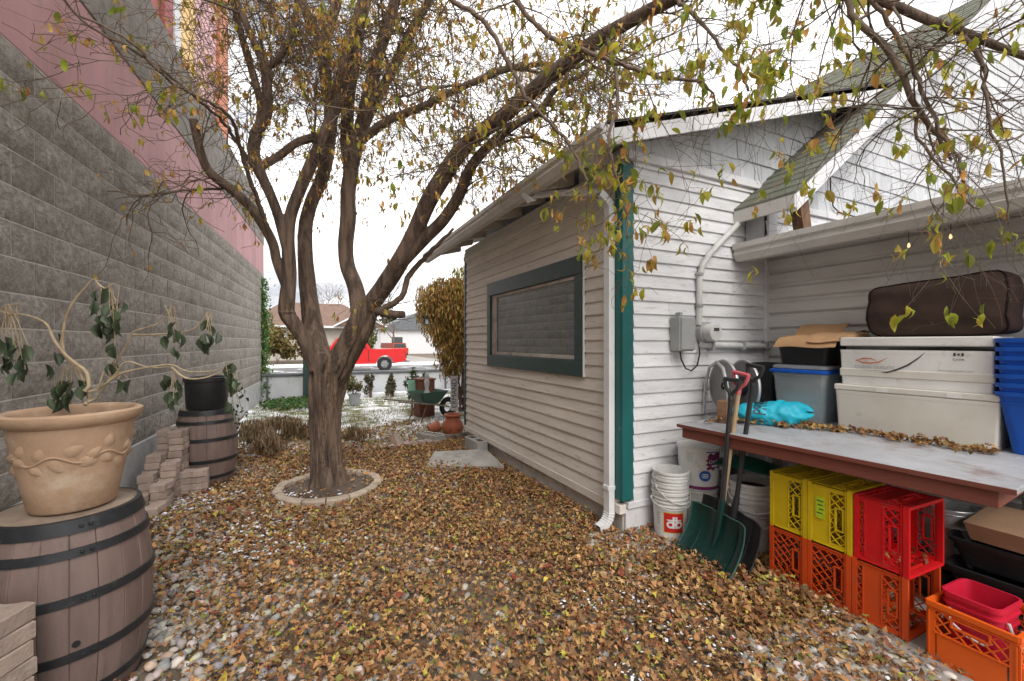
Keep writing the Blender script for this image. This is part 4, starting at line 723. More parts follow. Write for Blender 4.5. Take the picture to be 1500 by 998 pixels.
# ring of edging stones round the trunk
RG = thing('tree_ring', 'low circular edging of tan concrete stones round the tree trunk', 'edging', (.21, 4.50, 0))
MB().lathe([(.41, .022), (.30, .032), (.12, .05), (.001, .05)], 40).build('soil_bed', 'soil_dark', RG, True)
for i in range(15):
    a0 = 2 * math.pi * (i + .03) / 15; a1 = 2 * math.pi * (i + .97) / 15; b = MB(); n = 5; j_ = random.uniform(-.008, .008)
    for q in range(n + 1):
        a = a0 + (a1 - a0) * q / n; bu = .012 * math.sin(math.pi * q / n); ro, ri = .475 + bu + j_, .395 + bu * .5 + j_; z = .065 + j_ * .6
        b.v += [Vector((r * math.cos(a), r * math.sin(a), zz)) for r, zz in ((ri, -.03), (ri, z - .01), (ri + .012, z), (ro - .012, z), (ro, z - .012), (ro, -.03))]
        if q: o = 6 * q; b.f += [(o - 6 + e, o - 6 + (e + 1) % 6, o + (e + 1) % 6, o + e) for e in range(6)]
    b.f += [tuple(range(6)), tuple(range(6 * n, 6 * n + 6))]; b.build('edging_stone', 'ring_stone', RG)
# lantern on the stub
LN = thing('hanging_lantern', 'small dark lantern hanging from the broken stub of the tree', 'lantern', (1.02, 3.96, 1.58))
MB().box(-.022, .022, -.022, .022, 0, .012).build('base', 'black_plastic', LN)
for a, b in ((-1, -1), (-1, 1), (1, -1), (1, 1)): MB().box(.018 * a - .003, .018 * a + .003, .018 * b - .003, .018 * b + .003, .012, .06).build('post', 'black_plastic', LN)
MB().lathe([(.034, .06), (.02, .08), (.004, .092)], 4).build('roof', 'black_plastic', LN); MB().box(-.013, .013, -.013, .013, .013, .055).build('glass', 'grey_lid', LN); MB().tube([(0, 0, .09), (0, 0, .125)], .002, 5).build('hook', 'galv', LN)
# ------------------------------------------------------------------ rain barrels, pots
def make_barrel(loc, label, rzb):
    t = thing('rain_barrel', label, 'barrel', loc, rzb, 'brown rain barrels')
    def rad(z): s = (z - .38) / .38; return .268 - .050 * s * s
    n = 20
    zs = [0, .06, .14, .24, .34, .44, .54, .62, .70, .745]
    for i in range(n):
        a0 = 2 * math.pi * i / n; a1 = 2 * math.pi * (i + 1) / n; b = MB(); g_ = .014; dr = random.uniform(-.0015, .0015)
        for z in zs:
            for a, k in ((a0, -.003), (a0 + g_, 0), ((a0 + a1) / 2, .001), (a1 - g_, 0), (a1, -.003)): r = rad(z) + k + dr; b.v.append((r * math.cos(a), r * math.sin(a), z))
        for q in range(len(zs) - 1):
            for j in range(4): o = q * 5 + j; b.f.append((o, o + 1, o + 6, o + 5))
        b.build('stave', 'barrel', t, 35, fix=False)
    for z0, z1 in ((.0, .022), (.075, .108), (.235, .272), (.445, .482), (.615, .650), (.700, .752)):
        b = MB().lathe([(rad(z0) - .004, z0), (rad(z0) + .006, z0 + .002), (rad(z1) + .006, z1 - .002), (rad(z1) - .010, z1)], 48); h = b.build('hoop', 'hoop', t, 35)
        if z0 > .05:
            for q in range(2):
                a = R(-62) + q * .11 - rzb; rr_ = rad(z0) + .006; zz = (z0 + z1) / 2
                MB().lathe([(.007, 0), (.005, .004), (.001, .005)], 8, (rr_ * math.cos(a), rr_ * math.sin(a), zz), m=Matrix.Rotation(a, 4, 'Z') @ Matrix.Rotation(R(90), 4, 'Y')).build('rivet', 'hoop', h)
    MB().lathe([(rad(.745) - .010, .752), (rad(.745) - .020, .742), (.12, .748), (.001, .748)], 40).build('lid', 'barrel_top', t, 30)
    return t, rad
BX, BY = -.875, 2.385
b1, brad = make_barrel((BX, BY, 0), 'brown plastic barrel with black hoops carrying the terracotta planter', .35)
a_ = R(-66) - .35
MB().lathe([(.012, 0), (.012, .002), (.001, .002)], 14, ((brad(.30) + .001) * math.cos(a_), (brad(.30) + .001) * math.sin(a_), .30), m=Matrix.Rotation(a_, 4, 'Z') @ Matrix.Rotation(R(90), 4, 'Y')).build('tap_hole', 'black_rubber', b1)
BX2, BY2 = -.905, 5.32
b2, _ = make_barrel((BX2, BY2, 0), 'brown barrel with black hoops carrying the black pot, beside the wall', 1.1)
# terracotta planter with embossed vine
PL = thing('terracotta_planter', 'big tan terracotta planter embossed with a vine, on the near barrel', 'planter', (BX + .015, BY + .0, .754))
prof = [(.001, .0), (.125, .0), (.133, .008), (.150, .10), (.172, .22), (.189, .32), (.190, .335), (.200, .342), (.212, .352), (.220, .372), (.218, .385), (.205, .392), (.190, .388), (.183, .375), (.178, .33), (.001, .33)]
def prad(z): return np.interp(z, [0, .1, .22, .32], [.131, .150, .172, .189])
PB = MB().lathe(prof[:-1], 64).build('pot', 'terracotta', PL, 50)
MB().lathe([(.182, .345), (.1, .352), (.001, .356)], 32).build('potting_soil', 'soil_dark', PL, True)
def on_pot(a, z, off=0): r = prad(z) + off; return Vector((r * math.cos(a), r * math.sin(a), z))
for k in range(30):
    a0 = 2 * math.pi * k / 30
    if k % 2 == 0: MB().tube([on_pot(a0 + (2 * math.pi / 15) * q / 5, .215 + .016 * math.sin((a0 + (2 * math.pi / 15) * q / 5) * 7), .001) for q in range(6)], .0048, 6).build('vine_relief', 'terracotta', PB, True)
    b = MB(); L_ = random.uniform(.050, .072); th = random.uniform(.4, 1.2) * (1 if k % 2 else -1) + (0 if k % 3 else math.pi * .2); z0 = .215 + .016 * math.sin(a0 * 7); b.v.append(on_pot(a0 + .02, z0 + .012 * (1 if k % 2 else -1), .008)); ring = []
    ca_, sa_ = math.cos(th), math.sin(th); cz = z0 + sa_ * L_ * .7; cangle = a0 + ca_ * L_ * .7 / .17
    b.v[0] = on_pot(cangle, cz, .014)
    for q in range(10):
        t = 2 * math.pi * q / 10; lx = math.cos(t) * L_ * .52; lz = math.sin(t) * L_ * .36 * (1 - .3 * math.cos(t)); b.v.append(on_pot(cangle + (ca_ * lx - sa_ * lz) / .17, cz + sa_ * lx + ca_ * lz, -.001))
    b.f += [(0, 1 + q, 1 + (q + 1) % 10) for q in range(10)]; b.build('leaf_relief', 'terracotta', PB, 60)
# wilted plant
WP = thing('wilted_plant', 'wilted leggy plant with pale bare stems and drooping dark leaves in the planter', 'plant', (BX, BY, 1.10))
w0 = Vector((BX, BY, 1.10))
for i, P_ in enumerate(STEMS):
    q = spline([(*p, .0068 if i < 2 else .0044) for p in P_], .02); n = len(q)
    if i in (0, 1, 3, 4): q[0, :2] = q[0, :2] * .6 + np.array([BX + .02, BY]) * .4
    MB().tube([Vector(p[:3]) - w0 for p in q], [float(p[3]) * (1.15 - .75 * j / n) for j, p in enumerate(q)], 8).build('stem', 'wilt_stem', WP, True)
lms = []
for s_ in range(5):
    bv2, bt2 = leaf_oval(.6 + .25 * s_, .35 - .1 * s_, .20 + .02 * s_); me = bpy.data.meshes.new('leaf'); me.from_pydata(bv2.tolist(), [], bt2.tolist()); me.polygons.foreach_set('use_smooth', [True] * len(me.polygons)); me.materials.append(MATS['wilt_leaf']); lms.append(me)
for an, ls in CLUSTERS:
    for j, lp in enumerate(ls):
        for rep in range(2 if len(ls) > 4 else 1):
            p = Vector(lp) - w0 + Vector((random.gauss(0, .012), random.gauss(0, .014), random.gauss(0, .012))); s = random.uniform(.050, .074)
            o = obj('leaf', random.choice(lms), None, WP, p, (R(-90) + random.gauss(0, .16), random.gauss(0, .2), random.uniform(0, 6.28))); o.scale = (s, s, s)
        top = p + Vector((0, 0, .03)); a = Vector(an) - w0; a.x += random.gauss(0, .012); a.y += random.gauss(0, .012)
        if (a - top).length > .04: MB().tube([a, a * .5 + top * .5 + Vector((0, 0, .012)), top], .0016, 4).build('petiole', 'wilt_stem', WP)
# black pot on the far barrel
BP = thing('black_pot', 'tall black plastic nursery pot standing on the far barrel', 'pot', (BX2, BY2, .754))
MB().lathe([(.001, 0), (.168, 0), (.176, .01), (.188, .27), (.199, .275), (.201, .315), (.192, .318), (.182, .31), (.178, .25), (.001, .25)], 40).build('pot_body', 'black_plastic', BP, 40)
MB().lathe([(.182, .255), (.001, .27)], 24).build('potting_soil', 'soil_dark', BP)
DP = thing('dried_sprig', 'dry brown sprig hanging over the right rim of the black pot', 'plant', (BX2 + .13, BY2 - .10, 1.02))
for k in range(5):
    a = random.uniform(-1.2, .6); e = Vector((.14 * math.cos(a) + .05, .10 * math.sin(a), -.05 - .09 * k)); st_ = MB().tube([(0, 0, 0), (.05, -.02, .05), e * .6 + Vector((.04, 0, .03)), e], .003, 5).build('stem', 'wilt_stem', DP)
    for j in range(5):
        o = obj('leaf', random.choice(lms), None, DP, e + Vector((random.gauss(0, .025), random.gauss(0, .025), random.gauss(-.01, .03))), (random.uniform(-2.2, -.8), random.gauss(0, .5), random.uniform(0, 6.28))); o.scale = (.05, .05, .05)
# stacks of interlocking pavers
def paver_mesh():
    n = 8; L_, w, h = .215, .108, .058; xs_ = [L_ * i / n for i in range(n + 1)]; zz = [0, .008, .010, .006, -.006, -.010, -.006, .004, 0]
    lo = [(x - L_ / 2, -w / 2 + z) for x, z in zip(xs_, zz)]; hi = [(x - L_ / 2, w / 2 + z) for x, z in zip(xs_, zz)]; poly = lo + hi[::-1]; b = MB(); m = len(poly)
    ins = [(x * .965, y * .93) for x, y in poly]
    b.add([(x, y, 0) for x, y in ins] + [(x, y, .004) for x, y in poly] + [(x, y, h - .004) for x, y in poly] + [(x, y, h) for x, y in ins], [])
    for k in range(3): b.f += [(k * m + i, k * m + (i + 1) % m, (k + 1) * m + (i + 1) % m, (k + 1) * m + i) for i in range(m)]
    b.f += [tuple(range(m))[::-1], tuple(range(3 * m, 4 * m))]; return b.mesh('paver')
PM = paver_mesh()
ORD = ['lowest', 'second', 'third', 'fourth', 'fifth', 'sixth', 'seventh', 'eighth', 'ninth', 'tenth']
def col(x, y, n, a, where, grp):
    for k in range(n):
        lv = 'topmost' if k == n - 1 and n > 1 else 'single' if n == 1 else ORD[k] + ('' if k == 0 else ' from below')
        tag(obj('paver', PM, 'paver', None, (x + random.gauss(0, .004), y + random.gauss(0, .004), .0605 * k), (0, 0, a + random.gauss(0, .05))), 'concrete paver, ' + lv + ' in ' + where, 'paver', grp)
fg = 'pavers piled by the far barrel'
col(-1.18, 5.10, 10, 1.5, 'the tall back column between wall and far barrel', fg); col(-1.065, 5.0, 10, 1.5, 'the tall front column before the far barrel', fg)
ST = ['first', 'second', 'third', 'fourth', 'fifth']
for i, (x, y, n) in enumerate(((-1.20, 4.88, 7), (-1.205, 4.665, 5), (-1.21, 4.45, 3))): col(x, y, n, 1.57, 'the %s step down along the wall' % ST[i], fg)
for i, (x, y, n) in enumerate(((-1.085, 4.78, 6), (-1.09, 4.565, 4), (-1.095, 4.35, 2))): col(x, y, n, 1.57, 'the %s step down on the yard side' % ST[i], fg)
col(-.93, 4.88, 4, .05, 'the short pile hugging the far barrel', fg)
ng = 'pavers stacked by the near barrel'
col(-.945, 2.01, 9, -.45, 'the stack right against the near barrel', ng); col(-1.16, 2.09, 8, -.45, 'the stack between near barrel and wall', ng); col(-1.03, 1.90, 7, -.4, 'the front stack before the near barrel', ng)
# ------------------------------------------------------------------ workbench under the lean-to
BA = R(4.5)
WB = thing('workbench', 'long low workbench with worn grey top and red-brown fascia board', 'workbench', (2.385, 2.20, 0), BA)
# local: x to the right (depth), y towards the far end; the near end lies at y = -1.52
for k in range(5): MB().cbox(-.02 + k * .232, .208 + k * .232, -1.55, .03, .826, .850, .003).build('top_board', 'bench_top', WB)
MB().cbox(-.024, -.021, -1.55, .03, .826, .848, .001).build('edge_trim', 'bench_red', WB)
MB().cbox(-.005, .035, -1.50, .0, .755, .825, .003).build('fascia', 'bench_red', WB)
MB().cbox(.036, 1.1, -1.50, -1.46, .755, .825, .003).build('end_board', 'bench_red', WB)
MB().cbox(.036, 1.1, -.04, .0, .755, .825, .003).build('end_board', 'bench_red', WB)
for x, y in ((.62, -.75), (.45, -.08), (1.05, -1.42), (1.05, -.08)): MB().cbox(x, x + .085, y - .045, y + .045, .03, .825, .004).build('leg', 'old_wood', WB)
# ------------------------------------------------------------------ milk crates (lying on their side, mouth towards the viewer)
def clipseg(a, b, x0, x1, y0, y1):
    t0, t1 = 0, 1; dx, dy = b[0] - a[0], b[1] - a[1]
    for p, q in ((-dx, a[0] - x0), (dx, x1 - a[0]), (-dy, a[1] - y0), (dy, y1 - a[1])):
        if abs(p) < 1e-9:
            if q < 0: return None
            continue
        r = q / p
        if p < 0: t0 = max(t0, r)
        else: t1 = min(t1, r)
        if t0 > t1: return None
    return (a[0] + dx * t0, a[1] + dy * t0), (a[0] + dx * t1, a[1] + dy * t1)
def lattice(b, x0, x1, y0, y1, th=.006, w=.0048, sp=.046, slope=.95):
    h = y1 - y0
    for sg in (1, -1):
        c = -2.
        while c < 2.:
            a_, b_ = (x0 - 1, y0 + c - sg * slope), (x0 + 1, y0 + c + sg * slope); q = clipseg(a_, b_, x0, x1, y0, y1); c += sp
            if q and math.dist(*q) > .012:
                (ax, ay), (bx, by) = q; dx, dy = bx - ax, by - ay; l = math.hypot(dx, dy); nx_, ny_ = -dy / l * w / 2, dx / l * w / 2; z0, z1 = (.0005, th) if sg > 0 else (.0, th - .0005)
                b.add([(ax + nx_, ay + ny_, z0), (bx + nx_, by + ny_, z0), (bx - nx_, by - ny_, z0), (ax - nx_, ay - ny_, z0), (ax + nx_, ay + ny_, z1), (bx + nx_, by + ny_, z1), (bx - nx_, by - ny_, z1), (ax - nx_, ay - ny_, z1)],
                      [(0, 3, 2, 1), (4, 5, 6, 7), (0, 1, 5, 4), (1, 2, 6, 5), (2, 3, 7, 6), (3, 0, 4, 7)])
def crate_side(W_, D, style):
    # s along D from the rim (0) to the base (D), t across the side (0..W_); thickness in +z inwards
    b = MB(); B = lambda s0, s1, t0, t1, z0=0, z1=.007: b.box(s0, s1, t0, t1, z0, z1)
    e = .026
    B(0, .022, 0, W_, -.006, .009); B(.028, .032, 0, W_, -.004, .006); B(.022, .028, 0, W_, 0, .006); B(D - .022, D, 0, W_, -.003, .008); B(.032, D - .022, 0, e); B(.032, D - .022, W_ - e, W_); B(.04, D - .03, .004, .009, -.004, 0); B(.04, D - .03, W_ - .009, W_ - .004, -.004, 0)
    hx0, hx1 = .045, .075; hc = W_ / 2; hw = .055
    def handle():
        B(hx0 - .006, hx0, hc - hw, hc + hw, -.003, .009); B(hx1, hx1 + .006, hc - hw, hc + hw, -.003, .009); B(hx0 - .006, hx1 + .006, hc - hw - .006, hc - hw, -.003, .009); B(hx0 - .006, hx1 + .006, hc + hw, hc + hw + .006, -.003, .009)
    def lat(s0, s1):
        if s0 < hx1 + .006 < s1 or s0 < hx0 < s1:
            lattice(b, s0, s1, e, hc - hw - .006); lattice(b, s0, s1, hc + hw + .006, W_ - e)
            if s1 > hx1 + .02: lattice(b, hx1 + .006, s1, hc - hw - .006, hc + hw + .006)
        else: lattice(b, s0, s1, e, W_ - e)
    if style == 'full': handle(); lat(.032, D - .022)
    elif style == 'half': handle(); m = D * .50; lat(.032, m); B(m, D - .022, e, W_ - e, .0, .006); B(m - .004, m, e, W_ - e, -.003, .008)
    elif style == 'mid': handle(); m0, m1 = D * .46, D * .78; lat(.032, m0); B(m0, m1, e, W_ - e, .0, .006); B(m0 - .004, m0, e, W_ - e, -.003, .008); B(m1, m1 + .004, e, W_ - e, -.003, .008); lattice(b, m1 + .004, D - .022, e, W_ - e)
    elif style == 'plaque':
        m = D * .46; handle(); lat(.032, m); B(m - .005, m, e, W_ - e, -.004, .008); q0, q1 = W_ * .12, W_ * .88
        b.prism([(m, q0), (D * .80, q0), (D * .93, q0 + .035), (D * .93, q1 - .035), (D * .80, q1), (m, q1)], .0, .006, 'xy'); lattice(b, D * .82, D - .022, e, W_ - e)
    return b
def make_crate(name, label, mat, loc, W_, H_, D, style, upright=False, rzc=0, grp='plastic milk crates'):
    t = thing(name, label, 'crate', loc, rzc, grp)
    # lying: rim at y = 0, base at y = D;  x 0..W_, z 0..H_
    def place(b, fn, nm):
        c = MB(); c.f = b.f; c.v = [fn(p) for p in b.v]; c.build(nm, mat, t)
    sa_, sb_ = crate_side(H_, D, style), crate_side(W_, D, style)
    if not upright:
        place(sa_, lambda p: (p[2], p[0], p[1]), 'side_panel'); place(sa_, lambda p: (W_ - p[2], p[0], p[1]), 'side_panel')
        place(sb_, lambda p: (p[1], p[0] + .0004, p[2]), 'side_panel'); place(sb_, lambda p: (p[1], p[0] + .0004, H_ - p[2]), 'side_panel')
        b = MB(); lattice(b, .01, W_ - .01, .01, H_ - .01, sp=.05, w=.007); b.box(.0, W_, .0, .02, 0, .007).box(0, W_, H_ - .02, H_, 0, .007); place(b, lambda p: (p[0], D - .008 - p[2], p[1]), 'base_grid')
    else:
        place(sa_, lambda p: (p[2], p[1], D - p[0]), 'side_panel'); place(sa_, lambda p: (W_ - p[2], p[1], D - p[0]), 'side_panel')
        place(sb_, lambda p: (p[1], p[2], D - p[0] - .0004), 'side_panel'); place(sb_, lambda p: (p[1], H_ - p[2], D - p[0] - .0004), 'side_panel')
        b = MB(); lattice(b, .01, W_ - .01, .01, H_ - .01, sp=.05, w=.007); place(b, lambda p: (p[0], p[1], .012 + p[2]), 'base_grid')
    return t
CX_ = 2.52; CH = .322; CW = .315
make_crate('milk_crate', 'orange lattice crate in the bottom row, farthest and under the plain yellow crate', 'crate_orange', (CX_, 1.448, .031), CW, CH - .028, .212, 'full')
make_crate('milk_crate', 'orange lattice crate in the bottom row under the yellow crate with the green sticker', 'crate_orange', (CX_, 1.232, .031), CW, CH - .028, .212, 'full')
make_crate('milk_crate', 'orange crate with a solid middle panel and open mouth, under the red crate', 'crate_orange', (CX_, 1.0, .031), CW, CH - .028, .228, 'mid')
z2 = .327
make_crate('milk_crate', 'yellow crate at the far end of the upper row, without a sticker', 'crate_yellow', (CX_ + .004, 1.448, z2), CW, CH, .212, 'half')
yc = make_crate('milk_crate', 'yellow crate with a lime green sticker, beside the red crate', 'crate_yellow', (CX_ + .002, 1.228, z2), CW, CH, .216, 'half')
MB().box(-.0075, -.0055, .126, .172, .14, .255).build('sticker', 'green_tag', yc)
for k in range(4): MB().box(-.0082, -.0076, .132 + .004 * (k % 2), .166 - .006 * (k % 3), .232 - .022 * k, .238 - .022 * k).build('sticker_print', 'print_dark', yc)
make_crate('milk_crate', 'bright red crate lying open end forward on the orange row', 'crate_red', (CX_ - .002, .995, z2), CW, CH, .226, 'mid', rzc=R(-1.5))
bc = make_crate('milk_crate', 'upright orange crate holding the red square pail, nearest the camera', 'crate_amber', (2.475, .645, .0), .335, .275, .285, 'plaque', True, R(-1.5))
# red square pail with white bail
RP = thing('square_pail', 'crimson square plastic pail with white handle inside the front crate', 'pail', (2.645, .80, .06), R(-2))
def rrect(w, d, r, n=5):
    o = []
    for cx, cy, a0 in ((w / 2 - r, d / 2 - r, 0), (-w / 2 + r, d / 2 - r, 90), (-w / 2 + r, -d / 2 + r, 180), (w / 2 - r, -d / 2 + r, 270)):
        for i in range(n + 1): a = R(a0 + 90 * i / n); o.append((cx + r * math.cos(a), cy + r * math.sin(a)))
    return o
def loft(rings, close_bottom=True, close_top=False):
    b = MB(); n = len(rings[0][0])
    for poly, z in rings: b.v += [(x, y, z) for x, y in poly]
    for k in range(len(rings) - 1): b.f += [(k * n + i, k * n + (i + 1) % n, (k + 1) * n + (i + 1) % n, (k + 1) * n + i) for i in range(n)]
    if close_bottom: b.f.append(tuple(range(n)))
    if close_top: b.f.append(tuple(range((len(rings) - 1) * n, len(rings) * n)))
    return b
def tapered_bin(w0, d0, w1, d1, h, r, lip=.008, th=.004, ribs=()):
    L_ = [(rrect(w0, d0, r), 0)]
    def at(z, e=0): f = z / h; return rrect(w0 + (w1 - w0) * f + e, d0 + (d1 - d0) * f + e, r + e / 2)
    for z, e in ribs: L_ += [(at(z), z), (at(z + .001, e * 2), z + .001), (at(z + .010, e * 2), z + .010), (at(z + .011), z + .011)]
    L_ += [(at(h - .022), h - .022), (at(h - .021, lip * 2), h - .021), (at(h, lip * 2), h), (at(h, -th * 2), h + .001), (at(h * .5, -th * 2), h * .5), (at(.006, -th * 2), .006)]
    b = loft(L_); n = len(L_[0][0]); o = len(b.v) - n; b.f.append(tuple(range(o, o + n))); return b
tapered_bin(.175, .155, .215, .185, .27, .035, .006, ribs=((.17, .006), (.215, .006))).build('body', 'pail_red', RP, 40)
MB().tube([(-.05, -.098, .21), (-.048, -.108, .17), (-.03, -.115, .12), (.0, -.117, .105), (.03, -.115, .12), (.045, -.107, .16)], .006, 8).build('handle', 'print_white', RP, True)
MB().tube([(-.112, .06, .205), (-.120, .055, .15), (-.122, .0, .115), (-.121, -.05, .11), (-.116, -.07, .13)], .005, 8).build('handle', 'print_white', RP, True)
# ------------------------------------------------------------------ round pails
def wrap(me_or_mb, r, a0, z0, mat, nm, parent, off=.001, taper=0):
    vs = [v.co for v in me_or_mb.vertices]; fs = [tuple(p.vertices) for p in me_or_mb.polygons]; b = MB()
    for c in vs:
        a = a0 + c.x / r; rr_ = r + taper * (z0 + c.y) + off + c.z; b.v.append((rr_ * math.cos(a), rr_ * math.sin(a), z0 + c.y))
    b.f = fs; return b.build(nm, mat, parent)
def patch(poly_fn, n=14, m=8):      # unit grid -> (x, y) flat patch mesh
    b = MB()
    for j in range(m + 1):
        for i in range(n + 1): x, y = poly_fn(i / n, j / m); b.v.append((x, y, 0))
    for j in range(m):
        for i in range(n): o = j * (n + 1) + i; b.f.append((o, o + 1, o + n + 2, o + n + 1))
    return b.mesh('p', fix=False)
def make_pail(label, loc, mat='pail_white', h=.36, r0=.118, r1=.138, contents=None, bail=None, rzp=0, grp='white round pails', rings=(.26, .285, .315)):
    t = thing('pail', label, 'pail', loc, rzp, grp)
    def rad(z): return r0 + (r1 - r0) * z / h
    p = [(.001, 0), (r0 - .006, 0), (r0, .006)]
    for z in rings: p += [(rad(z), z), (rad(z) + .007, z + .001), (rad(z) + .007, z + .006), (rad(z), z + .007)]
    p += [(rad(h - .018), h - .018), (rad(h) + .008, h - .016), (rad(h) + .008, h), (rad(h) - .004, h), (rad(h) - .008, h - .02), (r0 - .005, .01), (.001, .01)]
    MB().lathe(p, 36).build('body', mat, t, 35)
    if contents: MB().lathe([(rad(h * contents[0]) - .006, h * contents[0]), (.001, h * contents[0] + .004)], 24).build('contents', contents[1], t)
    if bail is not None:
        a0, drop = bail; pts = []
        for i in range(13):
            q = math.pi * i / 12; x = (r1 + .016) * math.cos(q); y = -(r1 + .012) * math.sin(q) * .99; z = h - .06 - drop * math.sin(q); c, s = math.cos(a0), math.sin(a0); pts.append((x * c - y * s, x * s + y * c, z))
        MB().tube(pts, .0032, 6).build('bail', 'pvc', t, True)
        for sgn in (1, -1): MB().lathe([(.012, 0), (.012, .01), (.001, .012)], 10, ((r1 + .004) * math.cos(a0) * sgn, (r1 + .004) * math.sin(a0) * sgn, h - .06), m=Matrix.Rotation(a0 + (0 if sgn > 0 else math.pi), 4, 'Z') @ Matrix.Rotation(R(90), 4, 'Y')).build('ear', mat, t)
    return t, rad
PX, PY = 2.385, 2.315
pa, prd = make_pail('white pail with a red square logo, bottom of the stack by the shed corner', (PX, PY, .02), h=.34, r0=.106, r1=.122, rings=(.24, .265, .29), bail=(R(-30), .05))
af = R(-100); zl = .135; rl = prd(0) + .0008; tp = .016 / .34; afl = R(-122)
wrap(patch(lambda u, v: ((u - .5) * .135, (v - .5) * .145)), rl, afl, zl, 'print_yellow', 'logo_border', pa, .0006, tp)
wrap(patch(lambda u, v: ((u - .5) * .125, (v - .5) * .135)), rl, afl, zl, 'print_red', 'logo_field', pa, .0014, tp)
def ring_patch(cx, cy, r1_, r0_):
    b = MB(); n = 20
    for i in range(n): a = 2 * math.pi * i / n; b.v += [(cx + r0_ * math.cos(a), cy + r0_ * math.sin(a), 0), (cx + r1_ * math.cos(a), cy + r1_ * math.sin(a), 0)]
    b.f = [(2 * i, 2 * i + 1, (2 * i + 3) % (2 * n), (2 * i + 2) % (2 * n)) for i in range(n)]; return b.mesh('p', fix=False)
def rect_patch(x0, x1, y0, y1): return patch(lambda u, v: (x0 + (x1 - x0) * u, y0 + (y1 - y0) * v), 4, 3)
wrap(ring_patch(-.022, -.012, .026, .012), rl, afl, zl, 'print_white', 'logo_letter', pa, .0022, tp); wrap(rect_patch(-.010, .003, -.038, .045), rl, afl, zl, 'print_white', 'logo_letter', pa, .0024, tp)
wrap(rect_patch(.008, .020, -.038, .045), rl, afl, zl, 'print_white', 'logo_letter', pa, .0024, tp); wrap(ring_patch(.030, -.012, .026, .012), rl, afl, zl, 'print_white', 'logo_letter', pa, .0022, tp)
wrap(rect_patch(-.046, .046, .016, .024), rl, afl, zl, 'print_white', 'logo_letter', pa, .0026, tp)
for k in range(5): wrap(rect_patch(-.012, .012, -.004 + .0, .004), rl, afl - .98, zl + .055 - .018 * k, 'print_grey', 'small_print', pa, .001, tp)
for k, lab in enumerate(('white pail nested above the red-logo pail, lowest of the three', 'white pail nested in the stack by the shed corner, second from top', 'topmost empty white pail in the stack by the shed corner')):
    make_pail(lab, (PX + .003 * k, PY - .002 * k, .072 + .046 * k), h=.34, r0=.105, r1=.1215, rings=(.24, .27, .30), bail=((R(-20), .11) if k == 1 else None), rzp=.3 * k)
make_pail('plain dirty pail under the printed stain pail', (2.64, 2.29, .03), 'pail_white2', r0=.115, r1=.130, h=.32, rings=(.22, .25))
po, prd2 = make_pail('large printed pail with purple and blue label, next to the bench end', (2.64, 2.285, .352), r0=.132, r1=.146, h=.31, rings=(), bail=None)
MB().lathe([(.142, .300), (.151, .302), (.151, .313), (.001, .316)], 36).build('lid', 'pail_white', po, 35)
ao = R(-119); tp2 = .014 / .31; ro_ = prd2(.0) - .0
star = MB(); 
for i in range(32): a = 2 * math.pi * i / 32; rr_ = .036 if i % 2 else .043; star.v.append((rr_ * math.cos(a), rr_ * math.sin(a), 0))
star.v.append((0, 0, 0)); star.f = [(32, i, (i + 1) % 32) for i in range(32)]
wrap(star.mesh('p', fix=False), ro_, ao - .02, .115, 'print_blue', 'starburst', po, .0012, tp2)
for k in range(3): wrap(rect_patch(-.018, .018, -.003, .003), ro_, ao - .02, .127 - .012 * k, 'print_white', 'small_print', po, .002, tp2)
def splash(u, v):
    jag = (.010, -.006, .012, -.008, .006, -.010, .009, .0, .011)[int(v * 8)]; return (-.058 + jag + u * (.118 - jag + .008 * math.sin(v * 9)), -.045 + v * .115 + .02 * (u - .3) + .008 * math.sin(u * 14))
wrap(patch(splash, 20, 8), ro_, ao + .50, .205, 'print_purple', 'label_splash', po, .0012, tp2)
wrap(text_mesh('ONYX', .034, .0003), ro_, ao + .50, .215, 'print_white', 'lettering', po, .0042, tp2); wrap(rect_patch(-.026, .03, -.006, .006), ro_, ao + .50, .186, 'print_white', 'small_print', po, .0032, tp2)
wrap(patch(lambda u, v: (-.14 + .28 * u, -.012 + .024 * v), 24, 2), ro_, ao + .1, .025, 'print_purple', 'label_band', po, .001, tp2)
for k in range(6): wrap(rect_patch(-.03 + .004 * (k % 3), .02, -.0018, .0018), ro_, ao - .75, .27 - .011 * k, 'print_grey', 'small_print', po, .001, tp2)
wrap(rect_patch(-.035, .035, -.004, .004), ro_, ao + .28, .285, 'print_blue', 'small_print', po, .001, tp2)
make_pail('grey-white pail standing behind the shovel handles', (2.90, 2.17, .03), 'pail_white2', h=.40, r0=.122, r1=.142, bail=(R(-60), .12), rings=(.30, .325, .35))
make_pail('white pail holding dark stuff, nearest the yellow crates', (2.73, 1.93, .145), h=.34, r0=.112, r1=.132, contents=(.86, 'black_rubber'), bail=(R(-40), .12), rings=(.22, .25, .28))
make_pail('white pail nested below the pail of dark stuff', (2.735, 1.935, .03), 'pail_white2', h=.34, r0=.111, r1=.131, rings=(.24, .27), bail=(R(-30), .10))
MB_ = MB().cbox(-.16, .10, -.03, .03, 0, .02, .003)
tag(MB_.build('wood_offcut', 'wood_block'), 'thin brown board lying under the red-logo pail', 'board').location = (2.40, 2.32, .022)
